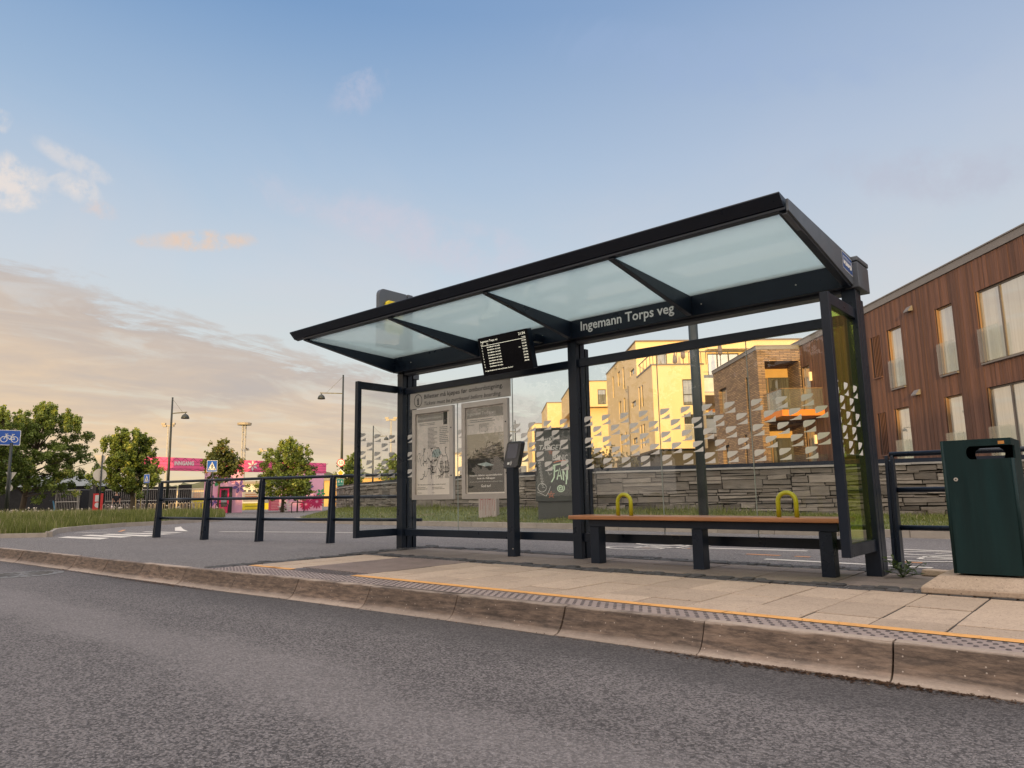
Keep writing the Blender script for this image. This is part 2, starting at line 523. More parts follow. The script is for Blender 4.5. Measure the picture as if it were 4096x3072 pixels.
# kerb of separate stones
kb = MB()
PROF = [(.062, 0.0), (.007, 0.0), (.001, -.002), (-.003, -.008), (-.020, -.06), (-.036, -.105), (-.052, -.130), (-.078, -.150), (-.110, -.158), (-.115, -.22), (.062, -.22)]
x = 3.68
k = 0
while x > -24:
    L = .925
    n = 4
    jit = RND.uniform(-.005, .005), RND.uniform(-.004, .004)
    kb.tv = RND.random()
    rings = []
    for i in range(n + 1):
        xx = x - (L - .009) * i / n
        e = .006 if i in (0, n) else 0
        rings.append([(xx, ky(xx) + dy + jit[0] + (e if j in (2, 3, 4) else 0), gz(xx) + dz + jit[1] - (e * .6 if j in (1, 2, 3) else 0)) for j, (dy, dz) in enumerate(PROF)])
    m = len(PROF)
    vs = [p for r in rings for p in r]
    fs = [(i * m + j, i * m + (j + 1) % m, (i + 1) * m + (j + 1) % m, (i + 1) * m + j) for i in range(n) for j in range(m)]
    fs += [tuple(range(m))[::-1], tuple(n * m + j for j in range(m))]
    kb.add(vs, fs)
    x -= L
    k += 1
tag(kb.build('kerb', KERBM), kind='structure')
# grime bed under kerb joints and along the channel
# tactile strip, yellow line, slabs, setts
def yo(x): return 4.035 + .008 * (x + 4)
sheet('tactile_paving', frange(-7.1, 4, .1), lambda x: [ky(x) + .064, yo(x) - .05], CASTP, lambda x, y: gz(x) + .001)
dm = MB()
yy = .135
r_ = 0
def dome(mb, x, y, r=.0135, h=.005, n=8):
    z = gz(x) + .0005
    vs = [(x + r * math.cos(2 * PI * i / n), y + r * math.sin(2 * PI * i / n), z) for i in range(n)] + [(x + r * .62 * math.cos(2 * PI * i / n), y + r * .62 * math.sin(2 * PI * i / n), z + h) for i in range(n)]
    mb.add(vs, [(i, (i + 1) % n, n + (i + 1) % n, n + i) for i in range(n)] + [tuple(range(n, 2 * n))])
for row in range(6):
    xx = -7.05 + (.03 if row % 2 else 0)
    while xx < 1.5:
        y = ky(xx) + .094 + row * .05
        if y < yo(xx) - .065: dome(dm, xx, y)
        xx += .06
for row in range(5):
    for i in range(15):
        dome(dm, -6.22 + i * .052 + (.025 if row % 2 else 0), yo(-6) - .04 + row * .043)
dmo = dm.build('tactile_studs', DOT, smooth=False)
tag(dmo, kind='structure')
ln = MB()
for a, b in ((-7.05, -6.3), (-5.35, 4)):
    for x in frange(a, b, .5)[:-1]:
        x2 = min(b, x + .5)
        ln.add([(x, yo(x) - .04, gz(x) + .003), (x2, yo(x2) - .04, gz(x2) + .003), (x2, yo(x2) + .045, gz(x2) + .003), (x, yo(x) + .045, gz(x) + .003)], [(0, 1, 2, 3)])
tag(ln.build('yellow_line', ORANGE), kind='structure')


def slabs(name, x0, x1, y0, y1, w, l, m, skip=None, seed=3):
    rn = random.Random(seed)
    mb = MB()
    x = x0
    while x < x1 - .05:
        xe = min(x1, x + w)
        y = y0(x) - rn.choice((0, .33, .5, .67)) * l
        while y < y1(x) - .03:
            a, b = max(y, y0(x)), min(y + l, y1(x))
            if b - a > .04 and not (skip and skip(x, xe)):
                dz = rn.uniform(-.0025, .0025)
                mb.tv = rn.random()
                g = .005
                zt = [gz(q) + dz for q in (x, xe, xe, x)]
                c = [(x + g, a + g), (xe - g, a + g), (xe - g, b - g), (x + g, b - g)]
                e = .003
                lo = [(p, q, z - .02) for (p, q), z in zip(c, zt)]
                mi = [(p, q, z - .003) for (p, q), z in zip(c, zt)]
                hi = [(p + e * (1 if i in (0, 3) else -1), q + e * (1 if i < 2 else -1), z) for i, ((p, q), z) in enumerate(zip(c, zt))]
                vs = lo + mi + hi
                fs = [(i, (i + 1) % 4, 4 + (i + 1) % 4, 4 + i) for i in range(4)] + [(4 + i, 4 + (i + 1) % 4, 8 + (i + 1) % 4, 8 + i) for i in range(4)] + [(8, 9, 10, 11)]
                mb.add(vs, fs)
            y += l
        x += w
    return tag(mb.build(name, m), kind='structure')


BED = flat('dark joint sand', (.035, .030, .026), .95)
sheet('slab_bed', frange(-7.3, 4, .5), lambda x: [yo(x) + .05, 5.5], BED, lambda x, y: gz(x) - .0045)
sheet('slab_bed', frange(-7.3, 4, .5), lambda x: [5.74, 6.7], BED, lambda x, y: gz(x) - .0045)
slabs('platform_slabs', -7.1, 4, lambda x: yo(x) + .05, lambda x: 5.50, .35, .52, CONC, lambda a, b: b > -6.27 and a < -5.42)
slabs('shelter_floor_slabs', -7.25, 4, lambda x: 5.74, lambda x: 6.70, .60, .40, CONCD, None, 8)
gs = MB()
for i in range(21):
    x = -6.385 + i * .05
    yq = yo(x) + .17 if 0 < i < 16 else yo(x) + .17
    gs.box(x, x + .026, yq, 5.5, gz(x) - .01, gz(x) + .004)
tag(gs.build('guide_strip_ribs', CASTP), kind='structure')
gp = MB(); gp.add([(-6.4, yo(-6.2) - .05, gz(-6.3) - .002), (-5.35, yo(-5.4) - .05, gz(-5.4) - .002), (-5.35, 5.5, gz(-5.4) - .002), (-6.4, 5.5, gz(-6.3) - .002)], [(0, 1, 2, 3)])
tag(gp.build('guide_strip', DOT), kind='structure')


def setts(name, pts, wd, rows, seed):
    rn = random.Random(seed)
    mb = MB()
    for (ax, ay), (bx, by) in zip(pts, pts[1:]):
        L = math.hypot(bx - ax, by - ay)
        tx, ty = (bx - ax) / L, (by - ay) / L
        for r in range(rows):
            s = rn.uniform(0, .06)
            while s < L:
                l = rn.uniform(.07, .15)
                v0 = (r / rows - .5) * wd; v1 = ((r + 1) / rows - .5) * wd
                h = rn.uniform(-.006, .010)
                mb.tv = rn.random()
                g = rn.uniform(.004, .01)
                q = [(s + g, v0 + g), (s + l - g, v0 + g + rn.uniform(-.006, .006)), (s + l - g, v1 - g), (s + g, v1 - g + rn.uniform(-.006, .006))]
                P = [(ax + tx * a - ty * b, ay + ty * a + tx * b) for a, b in q]
                P2 = [(ax + tx * (s + l / 2 + (a - s - l / 2) * .78) - ty * ((v0 + v1) / 2 + (b - (v0 + v1) / 2) * .75), ay + ty * (s + l / 2 + (a - s - l / 2) * .78) + tx * ((v0 + v1) / 2 + (b - (v0 + v1) / 2) * .75)) for a, b in q]
                vs = [(p[0], p[1], gz(p[0]) - .012) for p in P] + [(p[0], p[1], gz(p[0]) + h - .004) for p in P] + [(p[0], p[1], gz(p[0]) + h + .003) for p in P2]
                mb.add(vs, [(i, (i + 1) % 4, 4 + (i + 1) % 4, 4 + i) for i in range(4)] + [(4 + i, 4 + (i + 1) % 4, 8 + (i + 1) % 4, 8 + i) for i in range(4)] + [(8, 9, 10, 11)])
                s += l
    return tag(mb.build(name, SETT), kind='structure')


setts('setts_strip', [(4, 5.615), (-7.3, 5.62)], .22, 2, 1)
setts('setts_strip', [(4, 6.86), (-7.3, 6.83)], .26, 2, 2)
setts('setts_strip', [(-7.22, 3.62), (-7.26, 5.3), (-7.5, 6.95)], .24, 2, 3)


def ground_poly(mb, pts, z=.004):
    mb.add([(p[0], p[1], G(p[0], p[1]) - .006 + z) for p in pts], [tuple(range(len(pts)))])


mk = MB()
R1 = lambda a, b: ong(a * .45208, 1500 + b * .45208)
for q in ([(505, 1437), (600, 1427), (975, 1440), (885, 1453)], [(715, 1420), (800, 1412), (1170, 1428), (1070, 1437)], [(905, 1410), (960, 1404), (1395, 1418), (1290, 1427)], [(1080, 1400), (1130, 1395), (1560, 1404), (1440, 1410)], [(1250, 1388), (1290, 1384), (1620, 1390), (1560, 1395)]):
    c = [R1(*p) for p in q]
    ground_poly(mk, c)
ground_poly(mk, [R1(*p) for p in ((1548, 1348), (1600, 1340), (1622, 1364), (1665, 1381), (1548, 1378))])
tag(mk.build('zebra_crossing', MARK), kind='structure')
mk = MB()
def lane(a, b, wd):
    a, b = ong(*a), ong(*b)
    t = (b - a).normalized(); s = Vector((-t.y, t.x, 0)) * wd / 2
    ground_poly(mk, [a - s, b - s, b + s, a + s])
lane((2790, 2190), (3230, 2203), .10); lane((3060, 2235), (3460, 2256), .10); lane((3460, 2256), (3730, 2270), .10)
lane((3590, 2196), (3950, 2210), .08); lane((300, 2131), (430, 2128), .12); lane((1230, 2128), (1720, 2133), .10); lane((880, 2126), (1230, 2128), .12)
def bike_mark(cx, cy, s):
    def fn(u, v, w): return Vector((cx + v * s, cy + u * s, G(cx, cy) - .002))
    for u0 in (-.62, .62):
        mk.stroke([(u0 + .38 * math.cos(2 * PI * i / 22), .62 * math.sin(2 * PI * i / 22)) for i in range(22)], fn, .09, 0, True)
    for a, b in (((-.62, 0), (-.28, .75)), ((-.28, .75), (.42, .75)), ((.42, .75), (.62, 0)), ((-.62, 0), (0, -.02)), ((0, -.02), (.42, .75)), ((-.28, .75), (0, -.02)), ((.42, .75), (.36, 1.1)), ((.36, 1.1), (.6, 1.1)), ((-.4, .98), (-.16, .98)), ((-.28, .75), (-.28, .98))):
        mk.stroke([a, b], fn, .08)
bike_mark(-4.95, 8.45, .62); bike_mark(-1.75, 8.55, .62)
tag(mk.build('lane_markings', MARK), kind='structure')
mk = MB()
for a, b in (((2560, 2190), (2600, 2191)), ((2700, 2190), (2760, 2193)), ((2985, 2215), (3120, 2221)), ((3180, 2224), (3240, 2227)), ((3605, 2246), (3690, 2250)), ((478, 2126), (498, 2119))): lane(a, b, .07)
tag(mk.build('orange_dashes', MARKO), kind='structure')

# ---- lawns
ISL = [(-420, 2150), (-200, 2152), (0, 2151), (194, 2147), (217, 2133), (271, 2126), (362, 2117), (497, 2106), (633, 2099), (768, 2090), (882, 2084)]
isl = [ong(*p) for p in ISL]
far = [spot(p, d) for p, d in ((905, 34), (880, 40), (640, 46), (300, 47), (0, 47), (-300, 45), (-560, 36), (-560, 22))]


def smooth_ground(name, ring, m, dz, kind='structure'):
    bm = bmesh.new()
    vs = [bm.verts.new((p.x, p.y, G(p.x, p.y) + dz)) for p in ring]
    bm.faces.new(vs)
    bmesh.ops.triangulate(bm, faces=bm.faces[:])
    me = bpy.data.meshes.new(name); bm.to_mesh(me); bm.free()
    me.materials.append(m)
    o = bpy.data.objects.new(name, me); COL.objects.link(o)
    return tag(o, kind=kind)


smooth_ground('lawn', isl + far, TURF, .07)
KSTONE = mat('pale kerb stone', (.34, .30, .26), .85, 0, .15, 5, .4, 60, tint=.1)
def low_kerb(pts, name='kerb', h=.1, wd=.14):
    mb = MB()
    for a, b in zip(pts, pts[1:]):
        t = (b - a); t.z = 0; L = t.length; t.normalize(); s = Vector((-t.y, t.x, 0)) * wd / 2
        n = max(1, int(round(L / 1.0)))
        for i in range(n):
            p, q = a + (b - a) * (i / n) + t * .004, a + (b - a) * ((i + 1) / n) - t * .004
            mb.tv = RND.random()
            lo = [Vector((c.x, c.y, G(c.x, c.y) - .05)) for c in (p - s, q - s, q + s, p + s)]
            hi = [Vector((c.x, c.y, G(c.x, c.y) + h)) for c in (p - s * .85, q - s * .85, q + s * .85, p + s * .85)]
            mb.hexa(lo, hi)
    return tag(mb.build(name, KSTONE), kind='structure')
low_kerb(isl[3:]); low_kerb(isl[:4], h=.075)
VE = [((10, 11.75), (10, 20.8), .06), ((4, 11.75), (4, 18.7), .06), ((-1.6, 11.75), (-1.6, 16.65), .08), ((-5.5, 11.75), (-5.5, 15.24), .2), ((-9.4, 11.7), (-9.4, 13.84), .33), ((-12, 11.55), (-12, 14.2), .36), ((-15, 11.45), (-15, 14.7), .36), ((-18, 11.9), (-18, 15.2), .36), ((-20.2, 13.0), (-22, 16.7), .33), ((-21.5, 14.6), (-28, 20), .17), ((-23.5, 18.5), (-31, 25), .0), ((-33, 27), (-40, 34), -.1)]
vs, fs = [], []
NR = 6
for (ex, ey), (wx, wy), wz in VE:
    for j in range(NR + 1):
        t = j / NR
        x, y = lerp(ex, wx, t), lerp(ey, wy, t)
        z = lerp(G(ex, ey) + .07, wz, t ** .8) + .05 * math.sin(PI * t)
        vs.append((x, y, z))
for i in range(len(VE) - 1):
    for j in range(NR):
        a = i * (NR + 1) + j
        fs.append((a + 1, a, a + NR + 1, a + NR + 2))
vm = MB(); vm.add(vs, [f[::-1] for f in fs])
verge_pts = vs
tag(vm.build('verge', TURF), kind='structure')
low_kerb([Vector((e[0][0], e[0][1] - .05, 0)) for e in VE])
E2 = [(-.6, -.05), (-12, 4)]
# far flat ground to the horizon and hills
def quad(name, pts, m):
    mb = MB(); mb.add(pts, [tuple(range(len(pts)))])
    return tag(mb.build(name, m), kind='structure')
FIELD = mat('far ground', (.07, .075, .035), .95, 0, .4, .02, 0)
sheet('ground', [-3000, -1000, -300, -76, -30, 0, 30, 300, 1500, 3000], lambda x: [-2000, -400, -60, 0, 80, 300, 1000, 3000], FIELD, lambda x, y: -.45)
HILLM = mat('wooded hills', (.085, .085, .030), .95, 0, .5, .02, 0)


def hills(name, prof, dep, thick, seed):
    rn = random.Random(seed)
    vs, fs = [], []
    n = 0
    for px, hpx in prof:
        base = at(px, 2010, dep)
        hm = hpx * dep / FPX
        u = (Vector((base.x, base.y, 0))).normalized()
        for t, k in ((0, 0), (.35, .55), (.7, .9), (1, 1.0), (1.6, .4)):
            p = Vector((base.x, base.y, 0)) + u * (thick * (t - 1))
            vs.append((p.x, p.y, -.5 + hm * k + (rn.uniform(-.04, .04) * hm if k else 0)))
        n += 1
    for i in range(n - 1):
        for j in range(4):
            a = i * 5 + j
            fs.append((a, a + 5, a + 6, a + 1))
    mb = MB(); mb.add(vs, fs)
    return tag(mb.build(name, HILLM, smooth=True), kind='structure')


def jag(p, seed, step=14, amp=5):
    rn = random.Random(seed)
    out = []
    x = p[0][0]
    while x < p[-1][0]:
        out.append((x, interp(p, x) + rn.uniform(-amp, amp)))
        x += step
    return out


hills('hills', jag([(-700, 60), (0, 60), (500, 52), (660, 66), (740, 74), (820, 84), (1000, 78), (1150, 88), (1290, 108), (1340, 112), (1500, 100), (1700, 80), (1850, 70), (2400, 60), (3000, 50)], 4), 1500, 420, 5)
# ---------------------------------------------------------------- bus shelter
XP = {'l': (-7.575, -7.458), 'm': (-4.671, -4.556), 'r': (-1.758, -1.642)}
sh = thing('bus_shelter', 'dark steel and glass bus shelter with a tilted glass roof, reading Ingemann Torps veg', 'bus shelter', (-4.65, 6.45, gz(-4.65)))
for key in 'lmr':
    a, b = XP[key]
    g = gz((a + b) / 2) - .004
    p = MB()
    p.box(a, b, 6.382, 6.44, g, 2.362)          # front tube
    p.box(a + .022, b - .022, 6.44, 6.475, g, 2.362)
    p.box(a + .006, b - .006, 6.475, 6.555, g, 2.362)
    p.box(a + .03, b - .03, 6.555, 6.585, g, 2.362)
    p.box(a + .014, b - .014, 6.585, 6.645, g, 2.30)
    p.build('post', STEEL, sh, bevel=.004)
rb = MB()
rb.box(-7.58, -1.66, 6.30, 6.56, 2.366, 2.60)
rbo = rb.build('rear_beam', STEEL, sh, bevel=.004)
sf = MB(); sf.box(-7.6, -1.7, 6.40, 6.53, 2.335, 2.364)
sf.build('soffit_strip', STEELG, sh, bevel=.002)
for x in (-7.2, -5.35, -4.95, -3.0, -2.1):
    bo = MB(); bo.tube([(x, 6.2985, 2.466), (x, 6.292, 2.466)], .007, 8)
    bo.build('screw', ALU, rbo)
tx = MB()
def beamf(u, v, w): return Vector((u, 6.297 - w, v))
text(tx, 'Ingemann Torps veg', beamf, -4.42, 2.438, .104, 1.13, bold=.018)
tx.build('lettering', flat('white lettering', (.86, .85, .82)), rbo)
# cantilever beams
for x0, x1 in ((-7.60, -7.545), (-6.02, -5.965), (-4.60, -4.545), (-3.155, -3.10), (-1.72, -1.665)):
    b = MB()
    b.prism([(4.93, 2.604), (6.30, 2.372), (6.30, 2.562), (4.93, 2.620)], lambda u, v, w: Vector((w, u, v)), x0, x1)
    b.build('roof_beam', STEEL, sh, bevel=.003)
ep = MB()
ep.prism([(4.915, 2.615), (6.40, 2.375), (6.40, 2.625), (4.915, 2.705)], lambda u, v, w: Vector((w, u, v)), -1.664, -1.645)
ep.prism([(4.93, 2.60), (6.40, 2.372), (6.40, 2.39), (4.93, 2.618)], lambda u, v, w: Vector((w, u, v)), -1.70, -1.662)
epo = ep.build('roof_end_plate', STEELG, sh, bevel=.003)
ep = MB()
ep.prism([(4.915, 2.615), (6.40, 2.375), (6.40, 2.625), (4.915, 2.705)], lambda u, v, w: Vector((w, u, v)), -7.622, -7.602)
ep.build('roof_end_plate', STEELG, sh, bevel=.003)
cp = MB()
cp.box(-1.715, -1.60, 6.36, 6.68, 2.362, 2.585); cp.box(-1.715, -1.596, 6.355, 6.685, 2.592, 2.632)
cp.build('post_cap', STEELG, sh, bevel=.006)
cp = MB()
cp.box(-7.59, -7.46, 6.57, 6.68, 2.30, 2.585); cp.box(-7.592, -7.456, 6.355, 6.685, 2.592, 2.632)
cp.build('post_cap', STEELG, sh, bevel=.006)
fa = MB()
fa.prism([(4.83, 2.727), (4.90, 2.652), (4.955, 2.640), (5.0, 2.700), (5.0, 2.714), (4.834, 2.738)], lambda u, v, w: Vector((w, u, v)), -7.80, -1.675)
fa.prism([(4.905, 2.646), (4.905, 2.624), (4.965, 2.621), (4.965, 2.639)], lambda u, v, w: Vector((w, u, v)), -7.60, -1.667)
fa.build('fascia', STEEL, sh, bevel=.003)
for x0, x1 in ((-7.6, -6.02), (-5.965, -4.60), (-4.545, -3.155), (-3.10, -1.72)):
    g = MB()
    g.hexa([(x0 - .02, 4.96, 2.6235), (x1 + .02, 4.96, 2.6235), (x1 + .02, 6.40, 2.561), (x0 - .02, 6.40, 2.561)], [(x0 - .02, 4.96, 2.6335), (x1 + .02, 4.96, 2.6335), (x1 + .02, 6.40, 2.571), (x0 - .02, 6.40, 2.571)])
    g.build('roof_glass', ROOFG, sh)
# bus pictogram on the end plate
def endf(u, v, w):  # u along +Y, v up, follows the plate top edge
    return Vector((-1.644 + w, 6.09 + u, 2.478 + v - u * .1))
bs = MB()
def rrect(x0, x1, y0, y1, r, n=4):
    out = []
    for cx, cy, a in ((x1 - r, y1 - r, 0), (x0 + r, y1 - r, 90), (x0 + r, y0 + r, 180), (x1 - r, y0 + r, 270)):
        out += [(cx + r * math.cos(rad(a + 90 * i / n)), cy + r * math.sin(rad(a + 90 * i / n))) for i in range(n + 1)]
    return out
bs.mi = 0; bs.poly(rrect(0, .27, 0, .148, .014), endf, .001)
bs.mi = 1; bs.poly(rrect(.006, .264, .006, .142, .011), endf, .002)
bs.mi = 0; bs.poly(rrect(.025, .245, .045, .112, .006), endf, .003)
bs.mi = 1
for i in range(6): bs.poly(rrect(.032 + i * .034, .060 + i * .034, .078, .106, .003), endf, .004)
for c in (.075, .195): bs.poly([(c + .017 * math.cos(a * PI / 8), .045 + .017 * math.sin(a * PI / 8)) for a in range(16)], endf, .004)
bs.mi = 0
for c in (.075, .195): bs.poly([(c + .012 * math.cos(a * PI / 8), .045 + .012 * math.sin(a * PI / 8)) for a in range(16)], endf, .005)
bs.build('bus_pictogram', [WHITE, flat('blue print', (.03, .08, .26))], epo)

# back wall: rails and panes
for a, b in ((-7.458, -4.671), (-4.556, -1.758)):
    m_ = MB(); m_.box(a, b, 6.415, 6.475, 2.070, 2.158); m_.build('upper_rail', STEEL, sh, bevel=.004)
    m_ = MB(); m_.box(a, b, 6.415, 6.475, .180, .268); m_.build('lower_rail', STEEL, sh, bevel=.004)


def motif(mb, fn, x, z, s=1.0):
    "leaf-like pair: round-shouldered upper blade and thin lower blade"
    up = [(0, -.055), (0, -.02), (.006, -.006), (.02, .0), (.095, 0), (.106, -.003), (.107, -.008), (.098, -.02), (.075, -.037), (.045, -.05), (.012, -.061), (.003, -.061)]
    lo = [(.004, -.104), (.002, -.099), (.03, -.092), (.065, -.078), (.09, -.064), (.104, -.055), (.107, -.058), (.107, -.098), (.103, -.104)]
    mb.poly([(x + a * s, z + b * s) for a, b in up], fn)
    mb.poly([(x + a * s, z + b * s) for a, b in lo], fn)


def backf(u, v, w): return Vector((u, 6.4385 - w, v))
PANES = [(-7.458, -6.474), (-6.466, -5.548), (-5.540, -4.668), (-4.55, -3.598), (-3.590, -2.653), (-2.645, -1.752)]
for i, (a, b) in enumerate(PANES):
    g = MB(); g.box(a + .002, b - .002, 6.440, 6.450, .27, 2.068)
    go = g.build('glass_pane', GLASS, sh)
    s = MB()
    x0 = (a if i not in (0, 3) else a + .03) + .008
    for r in range(5):
        for c in range(4):
            x = x0 + c * .228 + (.112 if r % 2 else 0)
            if x + .107 < b - .002: motif(s, backf, x, 1.513 - r * .1155)
    s.build('frosted_stickers', STICK, go)
    ed = MB(); ed.box(b - .0015, b + .0035, 6.4395, 6.4505, .27, 2.068)
    if i in (0, 1, 3, 4): ed.build('pane_joint', mat('pane edge', (.30, .34, .31), .3), go)


def side_panel(xc, y0, y1, glassm, left):
    fr = MB()
    x0, x1 = xc - .033, xc + .033
    z0, z1 = .180, 2.195
    fr.box(x0, x1, y0, y0 + .058, z0, z1)
    fr.box(x0 + .002, x1 - .002, y0 + .058, y1, z1 - .095, z1 - .002)
    fr.box(x0 + .002, x1 - .002, y0 + .058, y1, z0 + .002, z0 + .095)
    fo = fr.build('side_frame', STEEL, sh, bevel=.004)
    g = MB(); g.box(xc - .005, xc + .005, y0 + .055, y1, z0 + .09, z1 - .09)
    go = g.build('side_glass', glassm, sh)
    s = MB()
    def sf_(u, v, w): return Vector((xc + .0062 if not left else xc + .0062, u, v))
    for r in range(5):
        for c in range(3):
            y = y0 + .05 + c * .246 + (.12 if r % 2 else 0)
            if y + .107 < y1: motif(s, sf_, y, 1.518 - r * .1165)
    s.build('frosted_stickers', STICK, go)
side_panel(-7.605, 5.72, 6.40, GLASS, True)
side_panel(-1.692, 5.68, 6.381, FILM, False)
yp = MB(); yp.box(-1.70, -1.684, 5.74, 5.86, 1.98, 2.098)

# notice on the glass
nb = thing('notice_board', 'long beige notice on the shelter glass about buying tickets before boarding', 'notice', (-6.45, 6.43, 1.85))
m_ = MB(); m_.box(-7.36, -5.56, 6.428, 6.434, 1.852, 2.062)
m_.build('board', mat('beige notice', (.50, .46, .415), .5, 0, .06, 3), nb)
def nf(u, v, w): return Vector((u, 6.4268 - w, v))
tx = MB()
text(tx, 'Billetter m\u00e5 kj\u00f8pes f\u00f8r ombordstigning.', nf, -7.08, 1.972, .058, 1.40, bold=.012)
text(tx, 'Tickets must be purchased before boarding.', nf, -7.08, 1.882, .052, 1.37, bold=.008, shear=.22)
tx.build('lettering', BLACKP, nb); tx = MB()
tx.stroke([(-7.20 + .076 * math.cos(i * PI / 16), 1.957 + .082 * math.sin(i * PI / 16)) for i in range(32)], nf, .010, 0, True)
text(tx, 'i', nf, -7.20, 1.905, .095, .028, 'C', bold=.03)
tx.box(-7.222, -7.178, 6.4262, 6.4268, 1.900, 1.910)
tx.box(-7.222, -7.190, 6.4262, 6.4268, 1.962, 1.970)
tx.build('info_symbol', BLACKP, nb)


def poster_case(label, x0, x1, z0, z1):
    t = thing('poster_case', label, 'poster case', ((x0 + x1) / 2, 6.40, z0), group='poster cases on the shelter glass')
    fr = MB()
    y0, y1 = 6.385, 6.425
    w = .062
    fr.hexa([(x0, y0, z0), (x1, y0, z0), (x1 - w, y0 - .003, z0 + w), (x0 + w, y0 - .003, z0 + w)], [(x0, y1, z0), (x1, y1, z0), (x1 - w, y1, z0 + w), (x0 + w, y1, z0 + w)])
    fr.hexa([(x0 + w, y0 - .003, z1 - w), (x1 - w, y0 - .003, z1 - w), (x1, y0, z1), (x0, y0, z1)], [(x0 + w, y1, z1 - w), (x1 - w, y1, z1 - w), (x1, y1, z1), (x0, y1, z1)])
    fr.hexa([(x0, y0, z0), (x0 + w, y0 - .003, z0 + w), (x0 + w, y0 - .003, z1 - w), (x0, y0, z1)], [(x0, y1, z0), (x0 + w, y1, z0 + w), (x0 + w, y1, z1 - w), (x0, y1, z1)])
    fr.hexa([(x1 - w, y0 - .003, z0 + w), (x1, y0, z0), (x1, y0, z1), (x1 - w, y0 - .003, z1 - w)], [(x1 - w, y1, z0 + w), (x1, y1, z0), (x1, y1, z1), (x1 - w, y1, z1)])
    fo = fr.build('frame', ALU, t)
    for z in (lerp(z0, z1, .25), lerp(z0, z1, .76)):
        lk = MB(); lk.tube([(x1 - .03, y0 - .006, z), (x1 - .03, y0 + .004, z)], .009, 10); lk.build('lock', BLACKP, fo)
    c = MB(); c.box(x0 + w - .004, x1 - w + .004, 6.388, 6.392, z0 + w - .004, z1 - w + .004)
    c.build('cover_glass', glassmat('poster cover', (.985, .985, .98), .04), t)
    return t


GREYT = flat('grey print', (.22, .21, .20)); PAPER = mat('poster paper', (.86, .80, .74), .6, 0, .05, 2)
HEAD = flat('grey header print', (.40, .375, .345)); PALE = flat('pale print', (.82, .79, .75)); TEAL = flat('pale teal print', (.46, .56, .55)); DARKP = flat('dark photo print', (.035, .033, .036))
def block_lines(mb, fn, u0, u1, v0, v1, n, rn, fill=.62):
    for i in range(n):
        v = lerp(v1, v0, (i + .5) / n)
        h = (v1 - v0) / n * .42
        u = u0
        e = lerp(u0, u1, rn.uniform(.6, 1.0))
        while u < e:
            l = rn.uniform(.008, .035)
            mb.poly([(u, v - h / 2), (min(e, u + l), v - h / 2), (min(e, u + l), v + h / 2), (u, v + h / 2)], fn)
            u += l + .006


# timetable poster with the route map
t = poster_case('grey framed travel information poster with a route map, beside the left shelter post', -7.27, -6.50, .648, 1.832)
X0, X1, Z0, Z1 = -7.208, -6.562, .710, 1.770
def pf(u, v, w): return Vector((lerp(X0, X1, u), 6.4115 - w * .001, lerp(Z0, Z1, v)))
p = MB()
p.mi = 0; p.poly([(0, 0), (1, 0), (1, 1), (0, 1)], pf, 0)
p.mi = 1; p.poly([(.03, .895), (.78, .895), (.78, .985), (.03, .985)], pf, 1)
p.mi = 5; p.poly([(.79, .84), (.90, .84), (.90, .99), (.79, .99)], pf, 1)
p.mi = 2; text(p, 'Reiseinformasjon', pf, .05, .925, .034, .68, w=2)
rn = random.Random(4)
p.mi = 3
block_lines(p, lambda u, v, w: pf(u, v, 1), .08, .75, .845, .88, 2, rn)
block_lines(p, lambda u, v, w: pf(u, v, 1), .34, .62, .56, .82, 16, rn)
block_lines(p, lambda u, v, w: pf(u, v, 1), .68, .96, .60, .82, 10, rn)
p.mi = 4; p.poly([(.45, .46), (.62, .44), (.74, .50), (.66, .55), (.50, .54)], pf, 1)
p.mi = 5
def walk(x, y, n, st):
    pts = [(x, y)]
    a = rn.choice((0, 45, 90, 135, 180, 225, 270, 315))
    for _ in range(n):
        a += rn.choice((-45, 0, 0, 45))
        x = min(.98, max(.03, x + st * math.cos(rad(a)))); y = min(.56, max(.19, y + st * math.sin(rad(a))))
        pts.append((x, y))
    return pts
for i in range(46):
    pts = walk(rn.uniform(.05, .95), rn.choice((rn.uniform(.22, .5), rn.uniform(.36, .5))), rn.randint(2, 7), rn.uniform(.02, .045))
    p.stroke(pts, lambda u, v, w: pf(u, v, 2), rn.choice((.004, .005, .010)))
    for q in pts[::2]: p.poly([(q[0] - .007, q[1] - .005), (q[0] + .007, q[1] - .005), (q[0] + .007, q[1] + .005), (q[0] - .007, q[1] + .005)], pf, 2.5)
block_lines(p, lambda u, v, w: pf(u, v, 2), .70, .82, .19, .40, 14, rn); block_lines(p, lambda u, v, w: pf(u, v, 2), .84, .97, .19, .40, 14, rn)
block_lines(p, lambda u, v, w: pf(u, v, 2), .40, .60, .24, .34, 8, rn)
text(p, 'Alltid tilgjengelig og oppdatert / Always available and updated', lambda u, v, w: pf(u, v, 2), .03, .118, .011, .82, bold=.02)
p.mi = 3
block_lines(p, lambda u, v, w: pf(u, v, 2), .03, .34, .06, .095, 2, rn); block_lines(p, lambda u, v, w: pf(u, v, 2), .46, .85, .06, .095, 2, rn)
text(p, 'AtB-appen', lambda u, v, w: pf(u, v, 2), .03, .018, .012, .13, bold=.01); text(p, 'atb.no', lambda u, v, w: pf(u, v, 2), .46, .018, .012, .08)
p.build('poster', [PAPER, HEAD, PALE, GREYT, TEAL, BLACKP], t)

